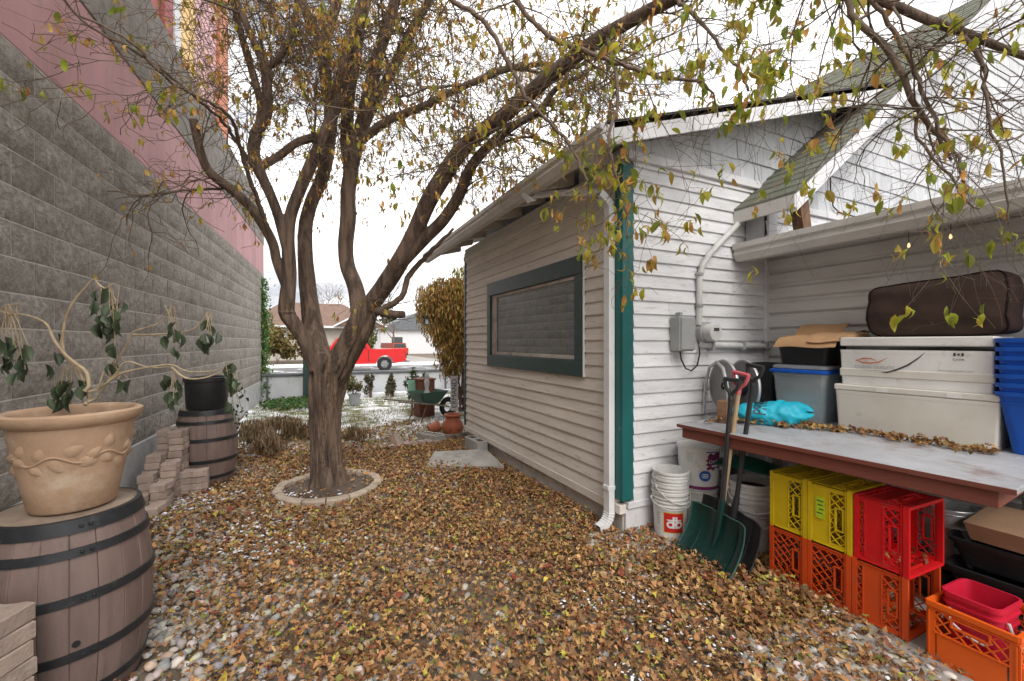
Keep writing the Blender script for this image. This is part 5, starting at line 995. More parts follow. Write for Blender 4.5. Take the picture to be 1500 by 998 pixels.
# ------------------------------------------------------------------ snow shovels
def frame(o, x, y, z): m = Matrix((x, y, z)).transposed().to_4x4(); m.translation = o; return m
def make_shovel(label, base, top, mat, w=.44, h=.36, curve=.10, shaft='shovel_black', grip='shovel_black', blade=True, yaw=0):
    base = Vector(base); top = Vector(top); t = thing('snow_shovel' if blade == True else 'garden_shovel', label, 'shovel', base, 0, 'shovels leaning on the bench')
    zt = (top - base).normalized(); fx = Vector((math.cos(yaw), math.sin(yaw), 0)); xx = (fx - zt * fx.dot(zt)).normalized(); yy = zt.cross(xx)   # yy: back of the blade
    m = frame(Vector((0, 0, 0)), xx, yy, zt); L_ = (top - base).length
    if blade == True:
        b = MB(); nu, nv = 20, 14
        for side in (0, 1):
            for j in range(nv + 1):
                for i in range(nu + 1):
                    u = i / nu * 2 - 1; v = j / nv; ww = w / 2 * (1 - .04 * v); x = u * ww; z = v * h - .01 * (1 - u * u) * (1 - v)
                    y = -curve * (.60 * (1 - v) ** 2.2 + .10 * max(0, v - .7)) - .036 * abs(u) ** 6 + .004 * math.sin(u * 12) * (abs(u) < .8)
                    b.v.append(m @ Vector((x, y + (.006 if side else 0), z)))
            o = side * (nu + 1) * (nv + 1)
            for j in range(nv):
                for i in range(nu): q = o + j * (nu + 1) + i; b.f.append((q, q + 1, q + nu + 2, q + nu + 1))
        N = (nu + 1) * (nv + 1)
        edge = [i for i in range(nu + 1)] + [j * (nu + 1) + nu for j in range(1, nv + 1)] + [nv * (nu + 1) + i for i in range(nu - 1, -1, -1)] + [j * (nu + 1) for j in range(nv - 1, 0, -1)]
        for i in range(len(edge)): a, c = edge[i], edge[(i + 1) % len(edge)]; b.f.append((a, c, c + N, a + N))
        bl = b.build('blade', mat, t, 50)
        rim = [b.v[i] for i in edge[nu:]]; MB().tube(rim[:nv + nu + nv - 1], .005, 6).build('rim', 'shovel_rim_highlight' if mat == 'shovel_green' else mat, bl, True)
        MB().tube([m @ Vector((0, -curve * .28, .10)), m @ Vector((0, -curve * .10, .18)), m @ Vector((0, -.006, h)), m @ Vector((0, -.0, h + .08))], [.006, .016, .021, .019], 12).build('socket', mat, bl, True)
        for x in (-.13, .13): MB().tube([m @ Vector((x, -curve * .60 * (1 - q) ** 2.2 - .001, h * q)) for q in (.06, .2, .4, .6, .8, .95)], .004, 6).build('rib', mat, bl, True)
    else:
        b = MB(); ol = [(-.1, .26), (-.105, .14), (-.07, .04), (0, -.01), (.07, .04), (.105, .14), (.1, .26)]
        b.add([m @ Vector((x, .25 * x * x * 8 * .1, z)) for x, z in ol] + [m @ Vector((x, .006 + .25 * x * x * 8 * .1, z)) for x, z in ol], [tuple(range(7)), tuple(range(13, 6, -1))] + [(i, (i + 1) % 7, 7 + (i + 1) % 7, 7 + i) for i in range(7)]); b.build('blade', 'galv', t)
    MB().tube([m @ Vector((0, 0, h * .6 if blade == True else .22)), m @ Vector((0, .0, L_ * .6)), m @ Vector((0, 0, L_ - .10))], .0145, 12).build('shaft', shaft, t, True)
    G = [(0, -.115), (0, -.09), (.012, -.07), (.040, -.045), (.052, -.01), (.052, .012)]
    g_ = MB().tube([m @ Vector((x, 0, L_ + z)) for x, z in G], [.017, .016, .012, .011, .012, .013], 10).tube([m @ Vector((-x, 0, L_ + z)) for x, z in G], [.017, .016, .012, .011, .012, .013], 10).tube([m @ Vector((-.058, 0, L_ + .012)), m @ Vector((.058, 0, L_ + .012))], .0135, 10)
    g_.build('d_grip', grip, t, 50)
YS = R(-95)
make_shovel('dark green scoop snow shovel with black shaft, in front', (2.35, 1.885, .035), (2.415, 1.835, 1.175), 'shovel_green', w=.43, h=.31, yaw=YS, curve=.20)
make_shovel('black snow shovel behind the green one, its grip highest', (2.455, 1.89, .035), (2.475, 1.725, 1.265), 'shovel_black', w=.46, h=.33, yaw=YS, curve=.16)
make_shovel('shovel with pale wooden shaft and pink D-shaped grip', (2.425, 1.96, .03), (2.435, 1.79, 1.215), 'galv', shaft='shaft_wood', grip='grip_pink', blade=False, yaw=YS)
# ------------------------------------------------------------------ things on the bench
BZ = .851
def thing2(name, label, cat, loc, rz_=BA, group=None): return thing(name, label, cat, loc, rz_, group)
fb = thing2('foam_box', 'big stained white foam box standing on the bench', 'box', (3.235, 1.30, BZ))
tapered_bin(.37, .72, .385, .745, .255, .015, .001, .02).build('body', 'foam_cream', fb, 30)
MB().cbox(-.195, .195, -.378, .378, .257, .295, .006).build('lid', 'foam_cream', fb)
for y in (-.20, .12): MB().cbox(-.197, -.1951, y - .03, y + .03, .262, .285, .0005).build('lid_notch', 'foam', fb)
fb.location.x += .18
fu = thing2('foam_box', 'clean white printed foam box lying on the stained one', 'box', (3.42, 1.30, BZ + .297))
MB().cbox(-.185, .185, -.352, .352, .0, .052, .006).build('lower_lid', 'foam_cream', fu); tapered_bin(.355, .685, .37, .70, .225, .012, .001, .02).build('body', 'foam', fu, 30)
bb = fu.children[-1]; bb.location = (0, 0, .053); MB().cbox(-.186, .186, -.350, .350, .25, .306, .006).build('lid', 'foam', fu)
def face_print(parent, me, mat, y, z, x=-.1895, nm='print'):     # flat print on the face that looks along -x; text runs towards -y
    b = MB(); b.v = [(x - c.co.z, y - c.co.x, z + c.co.y) for c in me.vertices]; b.f = [tuple(p.vertices) for p in me.polygons]; return b.build(nm, mat, parent)
fx_ = -.1870
face_print(fu, text_mesh('OCEAN QUALITY', .026, .0004), 'print_grey', .165, .118, fx_, 'lettering'); face_print(fu, rect_patch(-.055, .055, -.0015, .0015), 'print_grey', .165, .098, fx_, 'small_print')
face_print(fu, text_mesh('www.oceanquality.com', .015, .0004), 'print_grey', -.20, .115, fx_, 'lettering'); face_print(fu, text_mesh('Canada', .016, .0004), 'print_dark', -.215, .178, fx_, 'lettering')
def stroke(pts, ws):
    b = MB()
    for i, (x, y) in enumerate(pts):
        x0, y0 = pts[max(i - 1, 0)]; x1, y1 = pts[min(i + 1, len(pts) - 1)]; l = math.hypot(x1 - x0, y1 - y0) or 1; nx_, ny_ = -(y1 - y0) / l * ws[i], (x1 - x0) / l * ws[i]; b.v += [(x + nx_, y + ny_, 0), (x - nx_, y - ny_, 0)]
        if i: b.f.append((2 * i - 2, 2 * i - 1, 2 * i + 1, 2 * i))
    return b.mesh('p', fix=False)
face_print(fu, stroke([(.03, .0), (.0, .012), (-.04, .014), (-.08, .0), (-.04, -.014), (0, -.016), (.04, -.008), (.085, .022)], [.0005, .003, .004, .004, .004, .004, .003, .0005]), 'print_orange', .18, .158, fx_ - .0006, 'fish_logo')
face_print(fu, stroke([(-.13, -.05), (-.10, -.049), (-.05, -.03), (.0, .0), (.05, .045), (.075, .075)], [.0005, .0045, .005, .0045, .003, .0008]), 'print_dark', .0, .138, fx_ - .0006, 'swoosh')
for k in (-.016, .016): face_print(fu, rect_patch(-.005, .005, -.009, .009), 'print_dark', -.215 + k, .205, fx_ - .0006, 'flag_bar')
face_print(fu, rect_patch(-.005, .005, -.005, .006), 'print_dark', -.215, .205, fx_ - .0006, 'flag_leaf')
# brown cushion
CU = thing2('cushion', 'large dark brown fabric cushion lying on the printed foam box', 'cushion', (3.44, 1.225, BZ + .297 + .308))
b = MB(); nu, nv = 56, 30
def cpt(ph, th, out=0):
    sp = lambda c, e: math.copysign(abs(c) ** e, c); x = (.15 + out) * sp(math.cos(ph), .50) * sp(math.cos(th), .55); y = (.345 + out) * sp(math.cos(ph), .30) * sp(math.sin(th), .34); z = (.172 + out) * sp(math.sin(ph), .45)
    f = -y / .345; z += .022 * f * max(0, z / .172) + .010 * mnoise.noise((y * 7, 3, 1)); y += .018 * mnoise.noise((z * 9, y * 2, 8)) - .012 * (1 - (z / .172) ** 2) * (1 if y > 0 else -1)
    x += .014 * mnoise.noise((y * 5, z * 9, 2)) + .010 * math.sin(z * 46 + 2 * mnoise.noise((y * 6, 0, 0))) * (1 if z < .02 else .35) * (1 if x < 0 else 0)
    return Vector((x, y, max(0, z + .172)))
for j in range(nv + 1):
    for i in range(nu): b.v.append(cpt(-math.pi / 2 + math.pi * j / nv, 2 * math.pi * i / nu))
for j in range(nv):
    for i in range(nu): b.f.append((j * nu + i, j * nu + (i + 1) % nu, (j + 1) * nu + (i + 1) % nu, (j + 1) * nu + i))
cb = b.build('cover', 'cushion', CU, True)
for th in (math.pi * 1.28, math.pi * .72): MB().tube([cpt(-1.1 + 2.2 * q / 24, th, .003) for q in range(25)], .0045, 6).build('piping', 'piping', cb, True)
MB().tube([cpt(1.02, math.pi * (.72 + .56 * q / 30), .003) for q in range(31)], .0045, 6).build('piping', 'piping', cb, True)
# nested blue bins
for k in range(7):
    t = thing2('blue_bin', 'blue recycling bin, %s in the nested stack at the bench end' % ('lowest', 'second from below', 'third from below', 'middle one', 'third from top', 'second from top', 'topmost')[k], 'bin', (3.45, .66, BZ + .046 * k), BA, 'nested blue bins'); t.location.y += .055
    tapered_bin(.34, .36, .42, .45, .315, .04, .012, ribs=((.255, .004),)).build('body', 'blue_bin', t, 40)
    MB().cbox(-.236, -.215, -.09, .09, .285, .305, .003).build('handle', 'blue_bin', t)
# clear bin, lids, black bin
CB = thing2('storage_bin', 'clear plastic storage bin with blue lid at the back of the bench', 'storage bin', (3.39, 1.93, BZ))
tapered_bin(.29, .32, .34, .36, .345, .03, .008).build('body', 'clear_plastic', CB, 40)
loft([(rrect(.375, .395, .04), .347), (rrect(.385, .405, .04), .350), (rrect(.385, .405, .04), .366), (rrect(.36, .38, .04), .374)], True, True).build('lid', 'blue_bin', CB, 40)
MB().cbox(-.135, .13, -.14, .14, .02, .20, .03).build('contents', 'bag_blue', CB)
GL = thing2('bin_lid', 'loose grey plastic lid lying on the blue-lidded bin', 'lid', (3.40, 1.93, BZ + .376)); loft([(rrect(.34, .36, .04), 0), (rrect(.36, .38, .04), .003), (rrect(.36, .38, .04), .02), (rrect(.33, .35, .04), .028)], True, True).build('plate', 'grey_lid', GL, 40)
BB = thing2('storage_bin', 'black plastic bin under the folded brown paper on the bench', 'storage bin', (3.42, 1.93, BZ + .406)); tapered_bin(.27, .31, .31, .35, .17, .03, .008).build('body', 'black_plastic', BB, 40); loft([(rrect(.33, .37, .04), .172), (rrect(.33, .37, .04), .185), (rrect(.26, .30, .04), .21)], True, True).build('lid', 'black_plastic', BB, 40)
BB2 = thing2('storage_bin', 'dark bin standing in the far corner behind the hose reel', 'storage bin', (3.44, 2.29, BZ)); tapered_bin(.24, .20, .28, .24, .40, .03, .008).build('body', 'black_plastic', BB2, 40)
PPR = thing2('brown_paper', 'folded sheet of brown packing paper draped over the black bin', 'paper', (3.36, 1.87, BZ + .575))
def sheet(b, prof, y0, y1, th=.004, wob=.012):
    n = 12; k = len(prof)
    for s in (0, 1):
        for j in range(n + 1):
            y = y0 + (y1 - y0) * j / n
            for x, z in prof: b.v.append((x + wob * mnoise.noise((y * 5, x * 6, 1)), y, z + (th if s else 0) + wob * mnoise.noise((x * 6, y * 6, 7))))
    N = (n + 1) * k
    for s in (0, 1):
        for j in range(n):
            for i in range(k - 1): o = s * N + j * k + i; b.f.append((o, o + 1, o + k + 1, o + k))
    ed = [i for i in range(k)] + [j * k + k - 1 for j in range(1, n + 1)] + [n * k + i for i in range(k - 2, -1, -1)] + [j * k for j in range(n - 1, 0, -1)]
    for i in range(len(ed)): a, c = ed[i], ed[(i + 1) % len(ed)]; b.f.append((a, c, c + N, a + N))
b = MB(); sheet(b, [(-.18, -.04), (-.15, .0), (-.10, .03), (0, .045), (.12, .055), (.22, .05)], -.20, .20); b.build('sheet', 'cardboard', PPR, 50)
b = MB(); sheet(b, [(-.17, .0), (-.12, .035), (-.02, .06), (.10, .075), (.2, .07)], -.26, -.02, wob=.02); b.build('sheet', 'cardboard', PPR, 50)
MB().tube([(-.16, -.24, .005), (-.05, -.25, .03), (.1, -.26, .035)], [.028, .03, .03], 12, False).build('roll', 'cardboard', PPR, True)
b = MB(); sheet(b, [(.10, .03), (.14, .075), (.20, .12), (.24, .13)], -.12, .20, wob=.006); b.build('sheet', 'cardboard', PPR, 50)
# blue bag, hose reel, wood block
BG = thing2('soil_bag', 'turquoise plastic bag of potting mix slumped on the bench', 'bag', (2.93, 1.93, BZ), R(12))
b = MB(); nu, nv = 56, 34
for j in range(nv + 1):
    s = j / nv * 2 - 1; rr_ = max(.02, (1 - abs(s) ** 3.2)) ** .5
    for i in range(nu):
        a = 2 * math.pi * i / nu; x = .17 * s; y = .085 * math.cos(a) * rr_; z = .062 * math.sin(a) * rr_; k = 1 + .16 * mnoise.noise((x * 14, y * 14, z * 14 + 2)) + .16 * mnoise.noise((x * 34, y * 30, z * 30 + 7)); b.v.append((x * 1.05 + .02 * math.sin(a * 2), y * k + .02 * s, max(0, z * k + .052 + .018 * s)))
for j in range(nv):
    for i in range(nu): b.f.append((j * nu + i, j * nu + (i + 1) % nu, (j + 1) * nu + (i + 1) % nu, (j + 1) * nu + i))
BGb = b.build('bag_body', 'bag_blue', BG, True); BG.rotation_euler = (0, 0, R(-62)); BG.scale = (1.3, 1.3, 1.35)
from mathutils.bvhtree import BVHTree
bvh = BVHTree.FromPolygons([Vector(p) for p in b.v], b.f); tmm = text_mesh('PRO', .085, .0); bt_ = MB()
for v in tmm.vertices:      # letters run across the bag, laid on its surface
    o_ = Vector((-.035 - v.co.y, -.35, .062 + v.co.x * .72)); h_ = bvh.ray_cast(o_ + Vector((0, 0, .18)), Vector((0, 1, -.5)).normalized()); p_ = h_[0] if h_[0] else Vector((o_.x, -.08, o_.z)); bt_.v.append(p_ + Vector((0, -.0025, .0015)))
bt_.f = [tuple(p.vertices) for p in tmm.polygons]; bt_.build('lettering', 'print_dark', BGb)
MB().cbox(-.23, -.15, -.05, .05, .0, .07, .02).build('clear_end', 'clear_plastic', BG)
HR = thing2('hose_reel', 'grey hose reel with tubular steel frame beside the wall', 'hose reel', (2.94, 2.22, BZ), R(-23)); HR.scale = (1.3, 1.4, 1.4)
rx = Matrix.Rotation(R(90), 4, 'Y')
for x in (-.06, .06):
    MB().lathe([(.02, -.004), (.135, -.006), (.14, 0), (.135, .006), (.02, .004)], 36, (x, 0, .17), m=rx).build('disc', 'reel_grey', HR, 35)
    MB().lathe([(.136, -.006), (.144, -.007), (.146, 0), (.144, .007), (.136, .006)], 36, (x, 0, .17), m=rx).build('disc_rim', 'galv', HR, True)
MB().lathe([(.05, -.06), (.05, .06)], 24, (0, 0, .17), m=rx).build('drum', 'black_plastic', HR, True)
MB().tube([(-.11, -.13, 0), (-.115, -.13, .18), (-.11, -.08, .27), (-.10, 0, .30), (-.10, .08, .27), (-.10, .13, .16), (-.11, .13, 0)], .009, 10).build('frame', 'galv', HR, True)
MB().tube([(-.11, -.12, .20), (-.06, 0, .17), (.09, 0, .17)], .006, 8).build('axle', 'galv', HR)
MB().tube([(-.17, -.16, .02), (-.11, -.13, .1)], .006, 8).build('crank', 'galv', HR)
WK = thing2('wood_block', 'short brown timber block standing at the far bench corner', 'wood block', (2.72, 2.12, BZ), R(20)); MB().cbox(-.075, .075, -.035, .035, 0, .155, .003).build('timber', 'wood_block', WK); MB().cbox(.078, .098, -.03, .04, 0, .12, .003).build('cleat', 'old_wood', WK)
# ------------------------------------------------------------------ things under the bench
GP = thing('plastic_scoop', 'dark green plastic sled-like tray stored under the bench', 'tray', (2.80, 2.0, .545), R(15))
b = MB(); nu, nv = 12, 10
for s in (0, 1):
    for j in range(nv + 1):
        for i in range(nu + 1): u = i / nu * 2 - 1; v = j / nv * 2 - 1; b.v.append((u * .13, v * .21, .07 * (1 - u * u * .8) * (1 - v * v * .75) + (.004 if s else 0)))
N = (nu + 1) * (nv + 1)
for s in (0, 1):
    for j in range(nv):
        for i in range(nu): o = s * N + j * (nu + 1) + i; b.f.append((o, o + 1, o + nu + 2, o + nu + 1))
b.build('shell', 'green_plastic', GP, True); MB().tube([(-.13, -.21, .012), (-.135, 0, .02), (-.13, .21, .012)], .006, 6).build('rim', 'green_plastic', GP, True); MB().tube([(.0, .1, .0), (.02, .12, -.5)], .012, 8).build('leg', 'black_plastic', GP)
TP = thing('metal_pail', 'galvanised metal bucket under the bench behind the red crate', 'bucket', (3.20, 1.10, .195)); hT = .325
MB().lathe([(.001, 0), (.095, 0), (.098, .006), (.106, .18), (.109, .182), (.107, .19), (.110, .23), (.113, .232), (.111, .242), (.117, hT), (.119, hT + .002), (.117, hT + .006), (.110, hT), (.09, .02), (.001, .02)], 36).build('body', 'galv', TP, 40)
MB().tube([(.118 * math.cos(math.pi * i / 10), -.07 * math.sin(math.pi * i / 10) * 1.6, hT - .02 - .0 * i) for i in range(11)], .003, 6).build('bail', 'galv', TP, True)
KB = thing('cardboard_box', 'flattened brown cardboard box lying on the black trays under the bench', 'box', (3.13, .755, .445), R(3)); MB().add([(-.17, -.30, 0), (.25, -.30, .0), (.25, .19, .0), (-.14, .19, 0), (-.19, -.32, .085), (.25, -.32, .10), (.25, .21, .10), (-.17, .21, .085)], [(0, 3, 2, 1), (4, 5, 6, 7), (0, 1, 5, 4), (1, 2, 6, 5), (2, 3, 7, 6), (3, 0, 4, 7)]).build('carton', 'cardboard_dull', KB); MB().cbox(-.19, .24, -.06, -.055, .09, .101, .001).build('flap_seam', 'cardboard', KB)
UT = thing('black_tray', 'low black plastic tray on the ground carrying the galvanised bucket', 'tray', (3.22, 1.22, .03), R(2), 'black plastic trays'); tapered_bin(.30, .30, .34, .34, .16, .03, .010).build('body', 'black_plastic', UT, 40); MB().cbox(-.16, .16, -.16, .16, .1605, .164, .001).build('cover', 'black_plastic', UT)
for k, (dx, z) in enumerate(((0, .03), (.0, .165), (.03, .30))):
    t = thing('black_tray', ('bottom black plastic tray of the pile under the bench', 'middle black plastic tray of the pile under the bench', 'top black plastic tray, right under the flattened cardboard box')[k], 'tray', (3.17 + dx, .76, z), R(2), 'black plastic trays'); tapered_bin(.36, .46, .42, .54, .13, .03, .014, ribs=((.07, .006),)).build('body', 'black_plastic', t, 40)
# ------------------------------------------------------------------ yard edging, slab
tag(MB().add([(1.18, 4.66, .02), (1.97, 4.30, .025), (2.02, 4.95, .06), (1.42, 5.12, .055), (1.18, 4.66, .06), (1.97, 4.30, .065), (2.02, 4.95, .10), (1.42, 5.12, .095)], [(0, 3, 2, 1), (4, 5, 6, 7), (0, 1, 5, 4), (1, 2, 6, 5), (2, 3, 7, 6), (3, 0, 4, 7)]).build('stepping_slab', 'concrete'), 'flat grey concrete slab lying in the leaves against the shed wall', 'slab')
CBm = thing('concrete_block', 'grey concrete block set against the shed foundation beside the slab', 'block', (1.97, 5.16, 0), R(4)); MB().cbox(-.07, .07, -.20, .20, 0, .19, .006).build('block_body', 'concrete', CBm); 
for y in (-.1, .1): MB().cbox(-.035, .035, y - .06, y + .06, .1885, .192, .0005).build('core_hole', 'interior', CBm)
EP = []
for k in range(11):
    x = .62 + .105 * k; y = 5.86 + .012 * k
    EP.append(tag(obj('edging_paver', MB().cbox(-.046, .046, -.085, .085, -.03, .05, .006).mesh('edging_paver'), 'paver', None, (x, y, random.uniform(-.004, .006)), (random.gauss(0, .03), 0, random.gauss(0, .05))), 'tan edging paver, %s from the trunk in the low row before the lawn' % ['first', 'second', 'third', 'fourth', 'fifth', 'sixth', 'seventh', 'eighth', 'ninth', 'tenth', 'last'][k], 'paver', 'edging pavers by the lawn'))
tag(obj('edging_paver', MB().cbox(-.05, .05, -.09, .09, -.03, .06, .006).mesh('edging_paver'), 'paver', None, (1.12, 5.99, .06), (.9, .2, .5)), 'tan paver tipped up on end behind the edging row', 'paver')
tag(obj('timber_edging', MB().cbox(-.42, .42, -.03, .03, -.02, .05, .006).mesh('timber_edging'), 'old_wood', None, (2.02, 6.15, .01), (0, 0, .2)), 'weathered timber strip edging the lawn near the shed corner', 'edging')
# low garden wall at the street
GW = thing('garden_wall', 'low pale wall with slate cap at the end of the yard', 'wall', (0, 0, 0))
MB().cbox(-.95, 8.5, 11.95, 12.10, -.3, .60, .01).build('wall_panel', 'wall_white', GW)
MB().cbox(-.98, 8.5, 11.90, 12.15, .602, .66, .008).build('cap', 'slate', GW)
for x in (-.85, .62, 2.1, 3.6, 5.1): MB().cbox(x, x + .05, 11.925, 11.949, -.1, .6, .004).build('batten', 'slate', GW)
MB().cbox(.8, 8.5, 11.65, 11.90, -.05, .10, .02).build('snowy_ledge', 'snow', GW)
GPt = thing('gate_post', 'dark teal post with pale blue panel at the garden wall', 'post', (.02, 11.75, 0)); MB().cbox(-.07, .07, -.07, .07, -.05, 1.45, .01).build('post', 'teal_dark', GPt); MB().cbox(.08, .30, -.03, .03, .25, 1.1, .01).build('panel', 'wall_white', GPt)
# foliage builders
def fol(parent, n, fn, cols, w, size, nm='foliage', up=False, thin=.27):
    P_ = np.array([fn() for _ in range(n)]); bv2, bt2 = leaf_oval(.3, .3, thin); yaw = rng.uniform(0, 6.28, n); tilt = rng.normal(.2, .8, n) if not up else rng.normal(1.35, .35, n); s = rng.uniform(*size, n)
    V, T, C = scatter(bv2, bt2, P_, rotmats(yaw, tilt, rng.normal(0, .5, n)), np.repeat(s[:, None], 3, 1), palette(cols, w, n, .22)); return tag(big_mesh(nm, V, T, 'bush_leaf', parent, C), kind='stuff')
def bush(name, label, cat, loc, rx_, rz_, n, cols, w, size, lumps=9, stems=6, up=False, thin=.27, group=None, flat=.8, base=.0):
    t = thing(name, label, cat, loc, 0, group); cs = [(random.gauss(0, rx_ * .42), random.gauss(0, rx_ * .42), base + rz_ * random.uniform(.28, .86), rx_ * random.uniform(.3, .55)) for _ in range(lumps)]
    def fn():
        c = random.choice(cs); v = Vector((random.gauss(0, 1), random.gauss(0, 1), random.gauss(0, 1))).normalized() * c[3] * random.uniform(.45, 1.05); z = c[2] + v.z * flat * (rz_ / rx_ / 2 + .4); return (c[0] + v.x, c[1] + v.y, min(max(z, .02), rz_ * 1.1))
    fol(t, n, fn, cols, w, size, up=up, thin=thin)
    for k in range(stems):
        c = random.choice(cs); MB().tube([(random.gauss(0, rx_ * .1), random.gauss(0, rx_ * .1), -.03), (c[0] * .5, c[1] * .5, c[2] * .5), (c[0], c[1], c[2])], [.018, .012, .006], 6).build('stem', 'twig', t)
    return t
# ivy climbing the wall end
IV = thing('ivy_column', 'tall narrow column of green ivy climbing the end of the block wall', 'ivy', (-.95, 12.1, 0))
fol(IV, 3200, lambda: ((lambda z: (random.gauss(0, .085) * (1.2 - .25 * z / 3) + .03 * math.sin(z * 4), random.gauss(0, .10), z))(random.uniform(0, 3.0) if random.random() < .85 else random.uniform(0, .6))), [(.07, .18, .05), (.12, .26, .07), (.17, .26, .08), (.28, .28, .08)], [3, 4, 2, .8], (.05, .10))
MB().tube([(0, 0, 0), (.03, .02, 1), (-.02, .0, 2), (.02, 0, 2.9)], [.03, .025, .02, .008], 6).build('vine', 'twig', IV)
IG = thing('ivy_patch', 'low patch of green ivy leaves on the snowy lawn left of the trunk', 'ivy', (-.1, 10.9, .02)); fol(IG, 1300, lambda: ((lambda a, r: (-.05 + .75 * r * math.cos(a), r * .9 * math.sin(a), random.uniform(.0, .10)))(random.uniform(0, 6.28), random.random() ** .5)), [(.05, .12, .035), (.09, .17, .05), (.2, .2, .07)], [3, 3, 1], (.05, .10))
# cedar hedge, behind trees
bush('cedar_hedge', 'tall brown-gold cedar bush beyond the far corner of the shed', 'bush', (2.98, 8.5, 0), .78, 2.45, 26000, [(.30, .175, .05), (.40, .235, .06), (.22, .135, .05), (.33, .28, .07), (.15, .10, .04)], [4, 3, 3, 1.8, 1.2], (.06, .14), 40, 26, True, .11, base=.30)
bush('yellow_tree', 'yellow-green conifer top rising behind the brown cedar bush', 'tree', (3.9, 10.6, 0), .8, 3.0, 5200, [(.20, .19, .03), (.27, .22, .04), (.10, .12, .03)], [3, 2, 2], (.06, .13), 14, 8, True, .12, base=.6)
bush('dark_bush', 'small dark green bush at the foot of the brown cedar', 'bush', (2.35, 10.0, 0), .22, .85, 700, [(.05, .09, .03), (.09, .13, .04)], [2, 1], (.05, .09), 7, 4)
for k, (x, y, h, lab) in enumerate(((1.52, 11.45, .62, 'leftmost thin leafy shrub in front of the low pale wall'), (2.05, 11.40, .66, 'middle dense leafy shrub in front of the low pale wall'), (2.62, 11.38, .50, 'rightmost sparse shrub in front of the low pale wall'))):
    bush('wall_shrub', lab, 'shrub', (x, y, 0), .17, h, (420, 620, 210)[k], [(.07, .075, .04), (.12, .10, .06), (.18, .12, .07)], [3, 2, 1], (.05, .08), 8, 7, group='shrubs along the low wall')
bush('potted_shrub', 'yellowing shrub in a grey pot just right of the trunk', 'shrub', (.98, 10.2, .22), .2, .52, 420, [(.16, .15, .05), (.22, .17, .06), (.10, .12, .04)], [2, 1, 1], (.05, .08), 7, 4)
PG = thing('grey_pot', 'grey plant pot on the lawn just right of the trunk', 'pot', (1.0, 10.2, .02)); MB().lathe([(.001, 0), (.10, 0), (.13, .22), (.145, .225), (.145, .25), (.125, .25), (.12, .2), (.001, .2)], 20).build('pot_body', 'grey_lid', PG, 35)
DC = [(.26, .18, .10), (.33, .25, .15), (.18, .12, .07), (.22, .19, .09)]
for k, (x, y, r, h, lab) in enumerate(((-.52, 6.35, .40, .34, 'dry brown clump of dead stems right of the far barrel'), (.02, 6.9, .34, .26, 'dry brown clump of dead stems left of the trunk near the snow'), (.62, 6.55, .22, .20, 'small dry clump just right of the trunk'), (-.35, 7.2, .36, .30, 'dry straw-coloured clump behind the far barrel along the wall'))):
    bush('dry_clump', lab, 'shrub', (x, y, 0), r, h, (1500, 1100, 450, 1000)[k], DC, [3, 3, 2, 1], (.05, .13), 9, 6, True, .07, group='dry clumps in front of the lawn')
# wheelbarrow, sign board, pot, cinder block
WBx = thing('wheelbarrow', 'old green wheelbarrow parked by the brown cedar bush', 'wheelbarrow', (2.05, 7.85, 0), R(200))
b = loft([(rrect(.36, .28, .06), .30), (rrect(.64, .50, .08), .52), (rrect(.67, .53, .08), .525), (rrect(.62, .48, .08), .515), (rrect(.35, .27, .06), .315)]); n_ = len(rrect(.3, .3, .05)); b.f.append(tuple(range(len(b.v) - n_, len(b.v)))); b.build('tray', 'barrow_green', WBx, 40)
for s in (-1, 1):
    MB().tube([(-.45, .04 * s, .20), (.0, .16 * s, .29), (.75, .26 * s, .42)], .016, 8).build('handle', 'old_wood', WBx); MB().tube([(.15, .17 * s, .30), (.28, .20 * s, .0)], .012, 8).build('leg', 'rust', WBx)
MB().lathe([(.10, -.03), (.17, -.035), (.19, 0), (.17, .035), (.10, .03)], 24, (-.45, 0, .19), m=Matrix.Rotation(R(90), 4, 'X')).build('wheel', 'tyre', WBx, True)
FG = thing('garden_ornament', 'small pale grey figure ornament standing on the wheelbarrow', 'ornament', (2.02, 7.82, .46)); MB().lathe([(.001, 0), (.06, 0), (.055, .05), (.03, .10), (.045, .18), (.05, .25), (.025, .29), (.04, .33), (.042, .37), (.02, .41), (.001, .415)], 14).build('figure', 'pvc', FG, True)
SGN = thing('mint_board', 'small mint green board leaning behind the wheelbarrow', 'board', (1.86, 8.25, .42), R(-60)); MB().cbox(-.012, .012, -.12, .12, 0, .28, .005).build('panel', 'sign_mint', SGN); MB().cbox(-.03, -.014, -.02, .02, -.42, .2, .003).build('stake', 'old_wood', SGN)
RB = thing('rusty_box', 'rusty brown box behind the wheelbarrow under the cedar', 'box', (2.08, 8.25, .0), R(10)); MB().cbox(-.16, .16, -.14, .14, .0, .70, .01).build('box_body', 'rust', RB); MB().cbox(-.18, .18, -.16, .16, .70, .73, .005).build('lid', 'rust', RB)
NBd = thing('name_board', 'upright white board lettered sideways, leaning by the far shed corner', 'sign', (2.17, 6.66, .0), R(72)); MB().cbox(-.010, .010, -.06, .06, .32, .88, .004).build('board', 'board_white', NBd); MB().cbox(.012, .03, -.02, .02, -.02, .4, .003).build('stake', 'old_wood', NBd)
tm = text_mesh('ERMAND', .115, .001); b = MB(); b.v = [(-.0115 - v.co.z, v.co.y, .60 + v.co.x) for v in tm.vertices]; b.f = [tuple(p.vertices) for p in tm.polygons]; b.build('lettering', 'print_dark', NBd)
TPt = thing('clay_pot', 'glossy red-brown clay pot with dark openings at the far shed corner', 'pot', (2.03, 6.30, 0)); MB().lathe([(.001, 0), (.10, 0), (.14, .04), (.165, .12), (.155, .20), (.11, .25), (.105, .28), (.135, .31), (.135, .33), (.10, .33), (.08, .26), (.001, .2)], 28).build('pot_body', 'terracotta_red', TPt, 40)
